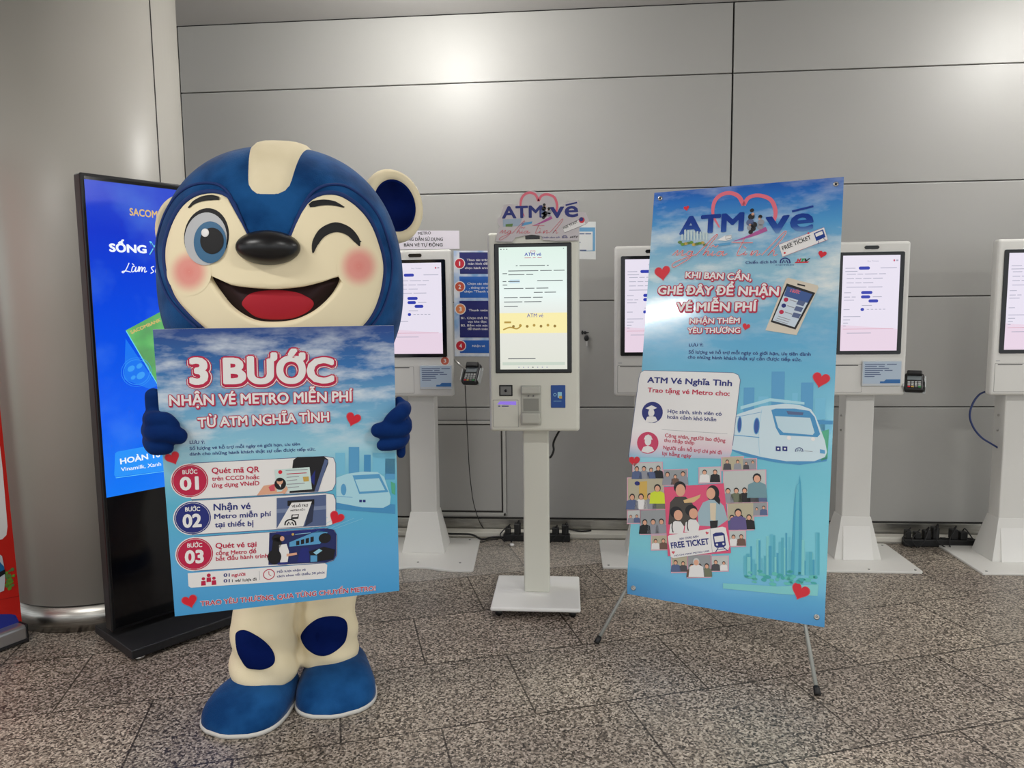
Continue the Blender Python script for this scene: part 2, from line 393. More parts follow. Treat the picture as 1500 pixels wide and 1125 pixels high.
# ------------------------------------------------------------------ ticket kiosks along the wall
def make_kiosk(label, group, plate='plain'):
    t = thing('ticket_kiosk', label, 'ticket kiosk', (0, 0, 0), 0, group)
    b = MB()
    if plate == 'plain': out = [(-.26, -.215), (.25, -.215), (.262, -.2), (.262, .225), (.25, .237), (-.25, .237), (-.262, .225), (-.262, -.2)]
    else:
        out = [(.30, -.30), (.315, -.285), (.29, .22), (.28, .235), (-.28, .235), (-.29, .22), (-.315, -.285), (-.30, -.30)]
        out += [(-.15, -.30)] + smooth_pts([(-.12, -.30), (-.04, -.262), (.06, -.262), (.13, -.285), (.20, -.30)], 4)
        out = out[::-1]
    b.prism(out, .012, white_ps, lambda x, y, z: (x, y, z), .003)
    bp = b.build('base_plate', t)
    for sx, sy in ((-.23, -.19), (.23, -.19), (.23, .2), (0, -.19)):
        b = MB(); b.lathe([(.006, .0115), (.006, .014)], (sx, sy, 0), grey_pl, 10); b.build('screw', bp, t)
    b = MB(); b.box((0, .05, .50), (.148, .10, .80), white_ps, .006); b.build('column', t)
    b = MB()
    def rect(hx, y0, y1, z): return [V((-hx, y0, z)), V((hx, y0, z)), V((hx, y1, z)), V((-hx, y1, z))]
    b.rings([rect(.120, -.045, .15, .012), rect(.120, -.045, .15, .02), rect(.0765, -.003, .104, .235)], white_ps, False)
    sk = b.build('skirt', t)
    if plate == 'plain':
        b = MB(); b.rings([rect(.078, -.056, -.035, .013), rect(.070, -.014, -.002, .185)], mat('powder_white_cover', (230, 229, 225), .4), False); b.build('cover_plate', t)
    b = MB(); b.box((0, -.044, 1.295), (.388, .052, .79), white_ps, .014, 3); hd = b.build('head', t)
    b = MB(); b.box((0, .01, 1.2), (.15, .075, .56), white_ps, .01); b.build('mount', t)
    p = Print(Pl((0, -.0701, 0), (0, -1, 0)), False, .0006, .0002)
    p.rrect(-.178, .918, -.022, 1.065, .004, seam, 0); p.rrect(-.1765, .9195, -.0235, 1.0635, .004, white_ps, 1)
    p.rrect(-.165, 1.0565, -.045, 1.0605, .001, dk_slot, 2); p.rrect(-.175, 1.0755, -.155, 1.0785, .001, ink_grey, 2)
    p.build('ticket_slot', t)
    b = MB()
    out = []
    for cx, cz, a0 in ((.155, 1.629, 0), (-.155, 1.629, 90), (-.155, 1.123, 180), (.155, 1.123, 270)):
        for k in range(5): a = R(a0+22.5*k); out.append((cx+.008*math.cos(a), cz+.008*math.sin(a)))
    b.prism(out, .004, black_gl, lambda x, z, d: (x, -.0740+d, z)); bz = b.build('bezel', t)
    scr = mat('screen_white', (238, 231, 246), .3, 0, .92); pill = mat('screen_blue', (40, 56, 176), .3, 0, .9); gr = mat('screen_grey', (176, 176, 196), .3, 0, .85)
    lil = mat('screen_rose', (240, 219, 236), .3, 0, .9); rd = mat('screen_red', (200, 70, 100), .3, 0, .9)
    p = Print(Pl((0, -.0742, 0), (0, -1, 0)), False, .0003, .0003)
    p.rrect(-.141, 1.134, .141, 1.620, .001, scr, 0)
    p.poly([(-.141, 1.134), (.141, 1.134), (.141, 1.245), (-.141, 1.268)], lil, 1)
    p.text((-.02, 1.588), (.035, 1.588), .006, 'Buy Tickets', gr, 2, .01)
    p.rrect(.107, 1.588, .115, 1.597, .002, rd, 2); p.rrect(.12, 1.589, .131, 1.596, .001, gr, 2)
    for x0, z, wd in ((-.062, 1.556, .055), (-.046, 1.432, .056), (-.046, 1.41, .046), (-.008, 1.389, .048), (-.046, 1.346, .018)): p.rrect(x0, z-.008, x0+wd, z+.008, .0078, pill, 2)
    for z, ws, x0 in ((1.556, [.05], -.128), (1.556, [.08], .045), (1.54, [.06], -.128), (1.526, [.045, .028, .062, .034], -.12), (1.504, [.036, .03, .04, .048], -.12), (1.482, [.036, .03, .05], -.12), (1.46, [.10, .07], -.12),
                      (1.432, [.034], -.13), (1.41, [.03, .02], -.13), (1.41, [.045], .012), (1.394, [.05], -.13), (1.366, [.05], -.04), (1.346, [.03], -.13), (1.346, [.012, .012, .012, .012, .012], -.015),
                      (1.31, [.085], -.13), (1.293, [.034], -.13), (1.277, [.024], -.13), (1.262, [.014], -.13), (1.225, [.12], -.11)): ui_lines(p, x0, .132, z, ws, gr, 2, .0032)
    p.poly([(-.13, 1.2455), (.12, 1.2455), (.12, 1.2467), (-.13, 1.2467)], rd, 2)
    p.build('screen', t, t)
    b = MB(); b.prism([(-.03+.0, 1.651), (.03, 1.651), (.036, 1.657), (.036, 1.663), (.03, 1.669), (-.03, 1.669), (-.036, 1.663), (-.036, 1.657)], .004, black_gl, lambda x, z, d: (x, -.0725+d, z)); b.build('camera_window', t)
    for z in (.70, .78):
        b = MB(); b.lathe([(.006, -.006), (.006, .001)], (-.0742, .05, z), steel, 10, True, 'X'); b.build('side_bolt', t)
    return t
def add_leaflet(t, x0, x1, z0, z1, root):
    acr = mat('acrylic_sheet', (205, 210, 214), .1)
    b = MB(); b.box(((x0+x1)/2, -.078, (z0+z1)/2), (x1-x0, .008, z1-z0), acr, .002); h = b.build('leaflet_holder', t, root)
    p = Print(Pl((0, -.0822, 0), (0, -1, 0)), False, .0004, .0003)
    p.rrect(x0+.004, z0+.012, x1-.004, z1-.004, .002, mat('leaflet_paper', (186, 203, 220), .35), 0)
    for i in range(7): ui_lines(p, x0+.012, x1-.012, z1-.018-i*.0105, [[.10, .05], [.06, .03], [.12], [.09, .04], [.075], [.08], [.05]][i], ink_sl, 1, .0042)
    p.poly([(x0+.09, z0+.014), (x1-.006, z0+.014), (x1-.006, z0+.034), (x0+.12, z0+.034), (x0+.11, z0+.024), (x0+.09, z0+.024)], mat('leaflet_blue', (46, 110, 176), .4), 2)
    p.build('printed_leaflet', h, root)
def add_cradle(t, root, P, Q):
    b = MB(); b.tube([P, (V(P)+V(Q))/2, Q], .006, steel, 8); b.build('terminal_arm', t, root)

KG = 'ticket kiosks along the wall'
k1 = make_kiosk('white ticket kiosk beside the bear costume, with a scalloped base plate', KG, 'curved')
k2 = make_kiosk('white ticket kiosk standing mostly hidden behind the left edge of the tall hanging-print banner stand', KG)
XK = {1: -.812, 2: .442, 3: 1.545, 4: 2.353}
def place(k, x): k.location = (x, 3.90, 0); XF[k.name] = Matrix.Translation((x, 3.90, 0))
k3 = dup(k2, (XK[3], 3.90, 0), 0, 'white ticket kiosk behind the right edge of the banner stand, leaflet below its screen', KG)
k4 = dup(k2, (XK[4], 3.90, 0), 0, 'white ticket kiosk cut by the right border of the photo, furthest from the bear', KG)
k2['label'] = 'white ticket kiosk mostly hidden behind the left edge of the banner stand'
add_leaflet(k1, .012, .19, .942, 1.072, k1)
p = Print(Pl((0, -.0705, 0), (0, -1, 0)), False, .0004, .0003)
cor = mat('sticker_coral', (206, 104, 80), .4)
p.disc((.150, 1.095), .026, ink_w, 0); p.disc((.150, 1.095), .022, cor, 1); p.text((.143, 1.085), (.157, 1.085), .02, '3', ink_w, 2, .02); p.build('round_sticker', k1)
add_cradle(k1, k1, (.19, -.03, 1.10), (.262, -.055, 1.045))
place(k1, XK[1]); place(k2, XK[2])
for o_ in k1.children_recursive: XF[o_.name] = XF[k1.name]
for o_ in k2.children_recursive: XF[o_.name] = XF[k2.name]
def local_add(fn, k):                       # build in the kiosk's own frame after it has been placed
    keep = XF[k.name]; XF[k.name] = Matrix(); fn(); XF[k.name] = keep
local_add(lambda: add_leaflet(k3, -.028, .168, .952, 1.082, k3), k3)
local_add(lambda: add_cradle(k3, k3, (.19, -.03, .965), (.235, -.05, .955)), k3)

def terminal(label, loc, rx, rz, group):
    t = thing('card_terminal', label, 'card terminal', loc, rz, group)
    M = Matrix.Rotation(rx, 4, 'X')
    keep = XF[t.name]; XF[t.name] = Matrix()
    b = MB(); b.box(M @ V((0, 0, .012)), (.088, .125, .03), black_pl, .010, 3, M); b.box(M @ V((0, .047, .036)), (.07, .03, .022), black_pl, .006, 2, M); b.build('body', t)
    b = MB(); b.box(M @ V((0, .026, .0292)), (.064, .044, .004), mat('lcd_grey', (120, 128, 130), .2), .001, 1, M); b.build('display', t)
    b = MB()
    for i in range(4):
        for j in range(4):
            b.box(M @ V((-.024+.016*i, -.010-.012*j, .0292)), (.012, .008, .004), mat('key_light', (176, 178, 176), .4) if j < 3 else [red, ink_gold, grey_pl, mat('key_green', (60, 150, 80), .4)][i], .001, 1, M)
    b.build('keypad', t)
    b = MB(); b.box(M @ V((0, 0, -.008)), (.1, .11, .008), mat('clear_cradle', (196, 200, 200), .15), .002, 1, M)
    for sx in (-.05, .05): b.box(M @ V((sx, -.01, .012)), (.004, .08, .045), MATS['clear_cradle'], .001, 1, M)
    b.build('cradle', t); XF[t.name] = keep; return t
TG = 'card terminals on kiosk brackets'
CT1 = terminal('small black card terminal with a hanging cord, just left of the centre kiosk', (-.515, 3.845, 1.012), R(52), R(-14), TG)
terminal('small black card terminal on a bracket right of the kiosk behind the banner stand', (1.792, 3.85, .955), R(38), R(-24), TG)

# ------------------------------------------------------------------ centre kiosk
def build_atm():
    t = thing('ticket_kiosk', 'slim white centre kiosk on a wheeled square base under the shaped sign', 'ticket kiosk', (-.147, 3.25, 0), 0, KG)
    cx = -.147
    aw = mat('powder_warm_white', (218, 218, 206), .42)
    b = MB(); b.box((cx, 3.243, .043), (.40, .395, .018), mat('plate_white', (240, 240, 236), .35), .007, 3); bp = b.build('base_plate', t)
    for sx in (-.165, .165):
        for sy in (3.085, 3.4):
            b = MB(); b.box((cx+sx, sy, .029), (.035, .03, .014), grey_pl, .003); b.lathe([(.0145, -.01), (.0145, .01)], (cx+sx, sy, .0145), black_pl, 16, True, 'Y'); b.build('caster', bp, t)
    b = MB(); b.box((cx, 3.268, .45), (.119, .08, .80), aw, .008, 3); b.build('column', t)
    b = MB(); b.box((cx, 3.185, 1.262), (.397, .11, .868), aw, .014, 3); b.build('head', t)
    P0 = Pl((0, 3.13, 0), (0, -1, 0))
    b = MB(); b.box((-.149, 3.129, 1.368), (.334, .008, .562), black_gl, .004, 2); b.build('bezel', t)
    p = Print(Pl((0, 3.125, 0), (0, -1, 0)), False, .0003, .0005)
    sc = NT('atm_screen', rough=.25); uvn = sc.n('ShaderNodeTexCoord').outputs['UV']; sx = sc.n('ShaderNodeSeparateXYZ'); sc.l(uvn, sx.inputs[0])
    col = sc.ramp(sc.math('DIVIDE', sc.math('SUBTRACT', sx.outputs[1], 1.1), .53), [(0, (216, 218, 206)), (.4, (222, 222, 214)), (.62, (226, 238, 234)), (1, (214, 232, 222))])
    sc.l(col, sc.b.inputs['Emission Color']); sc.b.inputs['Emission Strength'].default_value = 1.05; sc.b.inputs['Base Color'].default_value = (.01, .01, .01, 1)
    p.rrect(-.295, 1.104, -.002, 1.632, .001, sc.m, 0)
    ye = mat('screen_yellow', (249, 237, 172), .3, 0, .97); gr = mat('screen_ink', (92, 98, 104), .3, 0, .8); bl = MATS['screen_blue']; og = mat('screen_ochre', (196, 160, 70), .3, 0, .8); lb = mat('screen_pale_blue', (206, 232, 244), .3, 0, .9)
    p.poly([(-.295, 1.262), (-.002, 1.262), (-.002, 1.35), (-.295, 1.35)], ye, 1)
    p.text((-.184, 1.594), (-.112, 1.594), .014, 'ATM vé', bl, 2, .02); ui_lines(p, -.184, -.11, 1.586, [.028, .012, .02], MATS['screen_red'], 2, .002); p.stroke([(-.155, 1.606), (-.158, 1.615), (-.148, 1.614), (-.138, 1.615), (-.142, 1.604)], .002, MATS['screen_red'], 2)
    for z, ws, x0 in ((1.624, [.006, .004, .005], -.289), (1.624, [.004, .005], -.018), (1.553, [.008, .11, .008], -.222), (1.531, [.13, .05, .06], -.255), (1.520, [.02], -.28), (1.515, [.07, .03], -.255), (1.486, [.016, .05], -.28), (1.488, [.11], -.13), (1.471, [.02], -.28), (1.456, [.085, .04, .052], -.275),
                      (1.438, [.038, .05], -.145), (1.417, [.06, .05, .042], -.275), (1.398, [.08, .075], -.275), (1.379, [.06], -.275), (1.151, [.12], -.26)): ui_lines(p, x0, -.012, z, ws, gr, 2, .0034)
    p.rrect(-.25, 1.478, -.205, 1.494, .002, lb, 1)
    p.text((-.176, 1.331), (-.105, 1.331), .016, 'ATM vé', bl, 3, .0); ui_lines(p, -.275, -.2, 1.31, [.03], og, 3, .008)
    p.stroke([(-.28, 1.278), (-.25, 1.288), (-.22, 1.282), (-.2, 1.296)], .006, og, 3)
    for i in range(7): p.disc((-.235+.03*i, 1.292+.004*(i % 2)), .006, og if i % 2 else ink_gold, 3)
    for i in range(7): p.disc((-.213+.0205*i, 1.113), .0028, gr if i == 3 else MATS['screen_grey'], 3)
    p.poly([(-.285, 1.122), (-.012, 1.122), (-.012, 1.136), (-.285, 1.136)], mat('screen_bar', (206, 218, 204), .3, 0, .9), 1)
    p.build('screen', t)
    b = MB(); b.box((-.149, 3.13, 1.674), (.062, .004, .018), black_gl, .0015); b.build('camera_window', t)
    # scanner window, printed slot, ticket tray, card pad
    s = lambda x, y: (lambda q: (q.x, q.z))(atY(690+x/5.625, 440+y/5.625, 3.13))
    x0, z1 = s(232, 697); x1, z0 = s(343, 788)
    b = MB(); b.box(((x0+x1)/2, 3.129, (z0+z1)/2), (x1-x0, .006, z1-z0), black_pl, .002); b.box(((x0+x1)/2, 3.1255, (z0+z1)/2), (x1-x0-.012, .003, z1-z0-.012), grey_pl); b.lathe([(.006, -.004), (.006, .004)], ((x0+x1)/2, 3.125, (z0+z1)/2), black_gl, 16, True, 'Y'); b.build('scanner_window', t)
    x0, z1 = s(180, 820); x1, z0 = s(392, 1045)
    p = Print(P0, False, .0004, .0004); p.rrect(x0, z0, x1, z1, .002, seam, 0); p.rrect(x0+.0015, z0+.0015, x1-.0015, z1-.0015, .002, aw, 1)
    lx0, lz1 = s(215, 832); lx1, lz0 = s(372, 862)
    p.poly([(lx0, lz0+.003), (lx1, lz0), (lx1, lz1), (lx0+.012, lz1)], mat('slot_violet', (150, 120, 235), .3, 0, .85), 2); ui_lines(p, lx0+.005, lx1, lz0-.005, [.008, .03], navy, 3, .004); p.build('service_hatch', t)
    x0, z1 = s(410, 700); x1, z0 = s(580, 1030)
    tr = mat('tray_plastic', (186, 186, 176), .35)
    b = MB(); b.box(((x0+x1)/2, 3.129, (z0+z1)/2), (x1-x0, .008, z1-z0), tr, .003)
    b.box(((x0+x1)/2, 3.118, z1-.02), (x1-x0-.004, .03, .032), tr, .006); b.box(((x0+x1)/2, 3.124, (z0+z1)/2+.004), (x1-x0-.022, .004, .055), mat('tray_recess', (140, 140, 132), .4)); b.box(((x0+x1)/2, 3.116, z0+.035), (x1-x0-.004, .034, .05), tr, .008)
    for dx in (-.011, .011): b.lathe([(.0035, -.004), (.0035, .004)], ((x0+x1)/2+dx, 3.122, z1-.046), grey_pl, 10, True, 'Y')
    b.build('ticket_tray', t)
    x0, z1 = s(658, 698); x1, z0 = s(778, 884)
    b = MB(); b.box(((x0+x1)/2, 3.128, (z0+z1)/2), (x1-x0, .006, z1-z0), mat('pad_blue', (24, 74, 150), .35), .0028, 3); cpd = b.build('card_pad', t)
    p = Print(Pl((0, 3.1249, 0), (0, -1, 0)), False, .0004, .0003); mx, mz = (x0+x1)/2, (z0+z1)/2
    p.rrect(mx-.002, mz-.006, mx+.016, mz+.02, .002, ink_lb, 0); p.rrect(mx+.004, mz-.009, mx+.017, mz+.003, .001, ink_gold, 1); p.ring((mx-.014, mz+.008), .006, .002, ink_lb, 0); ui_lines(p, mx-.02, mx+.02, mz-.02, [.034], ink_lb, 0, .002); p.build('pad_print', cpd, t)
    return t
ATM = build_atm()

def script_strokes(p, mp, m, wid, L):
    S = [[(80, 560), (110, 530), (125, 520), (115, 560), (150, 530), (165, 520), (155, 560), (190, 545)],
         [(238, 528), (210, 528), (192, 555), (215, 560), (242, 525), (215, 580), (150, 622), (92, 652), (80, 630), (130, 600), (262, 552)],
         [(262, 560), (350, 470), (420, 400), (432, 405), (380, 470), (320, 558), (348, 530), (366, 528), (356, 560), (388, 545)],
         [(402, 525), (390, 560), (418, 548)], [(382, 497), (398, 480), (420, 493), (440, 478)],
         [(472, 530), (445, 530), (428, 555), (450, 560), (482, 525), (475, 560), (512, 545)],
         [(645, 430), (590, 545), (602, 560), (645, 540)], [(545, 455), (620, 460), (712, 458)], [(655, 525), (640, 556), (668, 545)], [(640, 488), (660, 505)],
         [(690, 558), (712, 523), (700, 560), (735, 526), (752, 525), (740, 560), (772, 545)],
         [(780, 558), (870, 465), (958, 375), (970, 385), (920, 455), (830, 558), (860, 528), (880, 525), (875, 560), (905, 550)]]
    for q in S: p.stroke([mp(x, y) for x, y in q], wid, m, L, 5)
coral = mat('ink_coral', (212, 84, 98), .5); pinkring = mat('ink_pink', (226, 110, 128), .5); violet = mat('ink_violet', (176, 84, 150), .5)
def heart_logo(p, mp, wid, L):
    p.stroke([mp(*q) for q in ((450, 340), (400, 240), (410, 140), (460, 85), (530, 68), (600, 95), (640, 165))], [wid*.3, wid, wid, wid], pinkring, L)
    p.stroke([mp(*q) for q in ((640, 165), (680, 105), (760, 88), (850, 120), (888, 200), (880, 280), (850, 320))], [wid, wid, wid, wid*.6], pinkring, L)
    p.stroke([mp(*q) for q in ((820, 350), (740, 385), (650, 420), (560, 447))], [wid*1.2, wid, wid*.5, wid*.1], violet, L)
def people_mark(p, mp, k, L):
    for x, y, r, m_ in ((705, 205, 16, ink_bk), (700, 255, 26, ink_bk), (690, 300, 30, ink_sl), (720, 320, 26, ink_bk), (770, 255, 16, ink_bk), (775, 300, 26, ink_grey), (690, 340, 24, ink_grey), (715, 350, 20, ink_bk), (770, 335, 24, ink_grey), (695, 375, 18, ink_bk), (712, 235, 12, skin), (765, 270, 10, skin), (690, 318, 9, skin)):
        p.disc(mp(x, y), r*k, m_, L, None, 12)

def build_topper():
    Y = 3.118
    M = lambda x, y: (690+x/5.625, 260+y/5.625)
    out = [(205, 527), (212, 470), (222, 430), (236, 402), (216, 372), (220, 340), (250, 318), (256, 250), (275, 226), (330, 216), (386, 230), (396, 176), (432, 128), (490, 104), (550, 122), (580, 132), (640, 124), (692, 148), (716, 200), (722, 232), (748, 246), (772, 214), (826, 192), (880, 186), (890, 208), (884, 284), (945, 288), (972, 352), (960, 375), (895, 408), (888, 518), (700, 522), (590, 516), (580, 482), (500, 470), (430, 482), (365, 494), (340, 530)]
    q = [atY(*M(*o), Y) for o in out]
    b = MB(); b.prism([(v.x, v.z) for v in q], .008, mat('topper_card', (200, 194, 196), .5), lambda x, z, d: (x, Y+d, z))
    t = thing('shaped_sign', 'die-cut heart and lettering sign standing on top of the centre kiosk', 'sign', (-.11, Y, 1.68))
    b.build('card', t)
    p = Print(Pl((0, Y, 0), (0, -1, 0)), True, .0003, .0004)
    T = lambda x, y: M(258+(x-130)*.58, 108+(y-62)*.70)          # the logo artwork laid on the card
    heart_logo(p, lambda x, y: M(410+(x-400)*.61, 125+(y-68)*.72), 3.6, 1)
    p.text(M(255, 340), M(590, 330), 18, 'ATM', navy, 2, .03); p.text(M(650, 335), M(885, 325), 24, 've', navy, 2, .018)
    p.poly([M(778, 222), M(872, 200), M(876, 212), M(780, 236)], navy, 2)
    people_mark(p, lambda x, y: M(600+(x-700)*.6, 225+(y-205)*.62), .13, 3)
    p.poly([M(262, 345), M(420, 338), M(400, 400), M(265, 405)], mat('ink_hazy_blue', (160, 178, 196), .5), 1); p.poly([M(285, 385), M(345, 380), M(340, 405), M(285, 405)], mat('ink_leaf', (96, 130, 70), .5), 2); p.poly([M(415, 375), M(505, 362), M(500, 380), M(420, 400)], ink_mb, 2)
    script_strokes(p, lambda x, y: M(235+(x-80)*.585, 345+(y-375)*.62), coral, .55, 4)
    p.poly([M(752, 412), M(925, 330), M(945, 385), M(770, 455)], ink_w, 3); p.text(M(765, 428), M(880, 372), 3.2, 'FREE TICKET', ink_bk, 4, .02); p.disc(M(912, 352), 4.2, red, 4); p.disc(M(908, 345), 3, navy, 5)
    p.stroke([M(752, 412), M(925, 330), M(945, 385), M(770, 455)], .4, ink_bk, 4, 2, False, True)
    p.text(M(585, 500), M(730, 498), 2.0, 'Chiến dịch bởi', navy, 3, .01); arcs(p, M(772, 500), 3.6, navy, 3); p.text(M(815, 500), M(885, 495), 2.8, 'HTV', ink_bk, 3, .03, None, .3)
    p.build('printed_artwork', t)
def arcs(p, c, r, m, L):
    """round arch with a zig-zag below it"""
    x, y = c
    p.stroke([(x-r, y), (x-r*.8, y-r*.7), (x, y-r*1.05), (x+r*.8, y-r*.7), (x+r, y)], r*.26, m, L)
    p.stroke([(x-r*.62, y), (x-r*.3, y-r*.6), (x, y-r*.1), (x+r*.3, y-r*.6), (x+r*.62, y)], r*.24, m, L, 2, False)
build_topper()

# ------------------------------------------------------------------ papers and small things on the wall
def build_wall_papers():
    P = Pl((0, YW-.001, 0), (0, -1, 0))
    S = lambda x, y: (570+x/4.5, 310+y/4.5)
    def sheet(name, label, cat, pts, m):
        q = [atY(*a, YW) for a in pts]; c = sum(q, V((0, 0, 0)))/len(q)
        t = thing(name, label, cat, (c.x, YW, min(v.z for v in q)))
        b = MB(); b.prism([(v.x, v.z) for v in q], .0015, m, lambda x, z, d: (x, YW-.0016+d*.9, z)); b.build('sheet', t); return t
    paper = mat('paper_lilac', (228, 222, 232), .5)
    t = sheet('heading_sign', 'pale heading sign on the wall above the kiosk beside the bear, black capital lettering', 'sign', [S(45, 125), S(462, 125), S(464, 246), S(45, 250)], paper)
    p = Print(Pl((0, YW-.002, 0), (0, -1, 0)), True, .0004, .0006)
    p.text(S(190, 153), S(276, 150), 4.2, 'METRO', ink_bk, 0, .01); p.text(S(65, 193), S(355, 192), 4.6, 'HƯỚNG DẪN SỬ DỤNG', ink_bk, 0, .02); p.text(S(98, 230), S(353, 229), 4.6, 'BÁN VÉ TỰ ĐỘNG', ink_bk, 0, .02)
    p.build('lettering', t)
    bg = NT('poster_sky', rough=.4); uvn = bg.n('ShaderNodeTexCoord').outputs['Object']
    bg.color(bg.ramp(bg.noise(uvn, 7, 3), [(.42, (224, 228, 236)), (.62, (128, 168, 214))]))
    t = sheet('instruction_poster', 'blue numbered step poster on the wall left of the centre kiosk', 'poster', [S(425, 258), S(720, 258), S(720, 955), S(432, 955)], bg.m)
    p = Print(Pl((0, YW-.002, 0), (0, -1, 0)), True, .0004, .0006)
    dkb = mat('poster_navy', (26, 32, 104), .45); mdb = mat('poster_blue', (28, 92, 178), .45)
    for y0, y1, m_ in ((268, 410, dkb), (428, 568, mdb), (588, 830, dkb), (848, 932, mdb)): p.poly([S(463, y0), S(716, y0), S(716, y1), S(467, y1)], m_, 0)
    for x, y, n_, m_ in ((465, 342, '1', mat('badge_red', (196, 30, 52), .45)), (466, 495, '2', mat('badge_rust', (196, 84, 60), .45)), (470, 642, '3', mat('badge_orange', (222, 134, 84), .45)), (472, 884, '4', MATS['badge_red'])):
        a = S(x, y); p.disc(a, 8, ink_w, 1); p.disc(a, 6.8, m_, 2); hw = .9 if n_ == '1' else 1.9; p.text((a[0]-hw, a[1]+3.4), (a[0]+hw, a[1]+3.4), 6.5, n_, ink_w, 3, .03)
    for tx, x, y, w_ in (('Thao tác trên', 512, 325, 140), ('màn hình để', 520, 350, 130), ('chọn hành trình', 500, 378, 160), ('Chọn các nhà', 516, 482, 140), (', thông tin và', 528, 508, 130), ('chọn "Thanh t', 496, 533, 158), ('Thanh toán', 525, 657, 125), ('B1. Chọn thẻ Đi', 474, 708, 176), ('vào khe đọc', 518, 732, 125), ('B2. Bấm nút xác', 474, 757, 176), ('để thanh toán', 518, 780, 132), ('Nhận vé', 548, 892, 84)):
        p.text(S(x, y), S(x+w_, y), 3.1, tx, ink_w, 2, .015)
    p.build('printed_steps', t)
    S2 = lambda x, y: (690+x/5.625, 260+y/5.625)
    t = sheet('notice_sheet', 'small blue-bordered paper notice on the wall right of the centre kiosk top', 'notice', [S2(840, 364), S2(1028, 364), S2(1028, 676), S2(840, 672)], mat('paper_white', (222, 224, 222), .5))
    p = Print(Pl((0, YW-.002, 0), (0, -1, 0)), True, .0004, .0006)
    p.poly([S2(845, 412), S2(1022, 412), S2(1022, 606), S2(845, 609)], mat('notice_blue', (104, 160, 200), .5), 0); p.poly([S2(850, 446), S2(1002, 446), S2(1002, 600), S2(850, 612)], MATS['paper_white'], 1)
    [p.stroke([S2(x0_, y_), S2(x1_, y_)], w_, ink_sl, 2, 2, False) for x0_, x1_, y_, w_ in ((893, 935, 464, 1.6), (942, 990, 464, 1.6), (896, 902, 535, 1.6), (896, 950, 600, 1.8))]
    p.build('printed_text', t)
    # lock with its key
    t = thing('wall_lock', 'black lock with a hanging key in the wall right of the centre kiosk', 'lock', tuple(atY(858, 487, YW)))
    a = atY(857, 487, YW); b = MB(); b.lathe([(.009, -.012), (.009, .004), (.006, .008)], (a.x, YW-.004, a.z), black_pl, 16, True, 'Y'); b.box((a.x-.016, YW-.002, a.z), (.01, .006, .022), black_pl, .002); b.build('lock_body', t)
    b = MB(); b.box((a.x-.001, YW-.016, a.z), (.045, .014, .006), black_pl, .002); b.ball((a.x+.008, YW-.02, a.z-.033), (.014, .008, .018), black_pl); b.box((a.x+.010, YW-.02, a.z-.062), (.008, .003, .034), steel, .001); b.build('key', t)
build_wall_papers()

STRIP = {}
def power_strip(label, x0, x1, Y, seed, n):
    rnd = random.Random(seed)
    t = thing('power_strip', label, 'power strip', ((x0+x1)/2, Y, 0), 0, 'power strips along the foot of the wall')
    b = MB(); b.box(((x0+x1)/2, Y, .022), (x1-x0, .044, .044), black_pl, .006)
    for i in range(n): b.box((x0+(i+.5)*(x1-x0)/n, Y, .045), (.03, .03, .004), dk_slot, .001)
    b.build('socket_bar', t)
    for i in range(n):
        if rnd.random() < .15: continue
        x = x0+(i+.5)*(x1-x0)/n; h = rnd.uniform(.035, .07); wd = rnd.uniform(.028, .042)
        b = MB(); b.box((x, Y+rnd.uniform(-.006, .006), .044+h/2), (wd, .040, h), black_pl, .006, 3)
        b.tube(smooth_pts([(x, Y, .044+h-.004), (x+.01, Y-.01, .06+h), (x+rnd.uniform(-.05, .05), Y-.045, .05), (x+rnd.uniform(-.08, .08), Y-.05, .006)], 5), .0035, cord_bk, 6)
        b.build('plug', t)
    return t
PS1 = power_strip('black power strip crowded with plugs against the wall behind the centre kiosk column', -.385, .01, 4.138, 4, 7)
PS2 = power_strip('black power strip full of plugs against the wall between the two right-hand kiosks', 1.905, 2.30, 4.138, 9, 8)
def cable(parent, pts, r, m, name='cord'):
    b = MB(); b.tube(smooth_pts(pts, 8), r, m, 8); return b.build(name, parent)
def on(Y, *px): return [tuple(atY(x, y, Y)) for x, y in px]
cable(CT1, [tuple(atY(681, 560, 3.86))] + [tuple(atY(x, y, Yy)) for x, y, Yy in ((683, 600, 3.93), (685, 640, 4.0), (687, 680, 4.05), (690, 712, 4.08), (695, 742, 4.1))] + [tuple(fl(706, 771, .05)), tuple(fl(722, 782, .012))], .0024, cord_bk)
cable(ATM, [(.0, 3.235, .88)] + on(3.30, (812, 645), (811, 660), (806, 670)) + [(-.10, 3.30, .69)], .005, cord_bk)
cable(k4, [(2.275, 3.86, .935)] + on(3.95, (1443, 574), (1430, 583), (1422, 599), (1421, 613), (1427, 628), (1438, 641), (1452, 650)) + [(2.29, 3.95, .60)], .005, mat('cable_blue', (40, 58, 110), .45), 'network_cable')
cable(PS1, [tuple(fl(x, y, .046)) for x, y in ((640, 781), (662, 782), (690, 783))] + [tuple(fl(x, y, .012)) for x, y in ((706, 790), (722, 787), (738, 787))], .006, cord_bk)
cable(PS1, [tuple(fl(x, y, .006)) for x, y in ((702, 788), (697, 789), (700, 793), (706, 794), (716, 791), (730, 790))], .003, cord_bk)
cable(PS2, [tuple(fl(x, y, .006)) for x, y in ((1385, 795), (1370, 799), (1352, 799), (1338, 796))], .005, cord_bk)
cable(PS1, [tuple(fl(x, y, .05)) for x, y in ((806, 765), (815, 768), (830, 774))] + [tuple(fl(x, y, .044)) for x, y in ((850, 778), (866, 777))], .005, cord_bk)
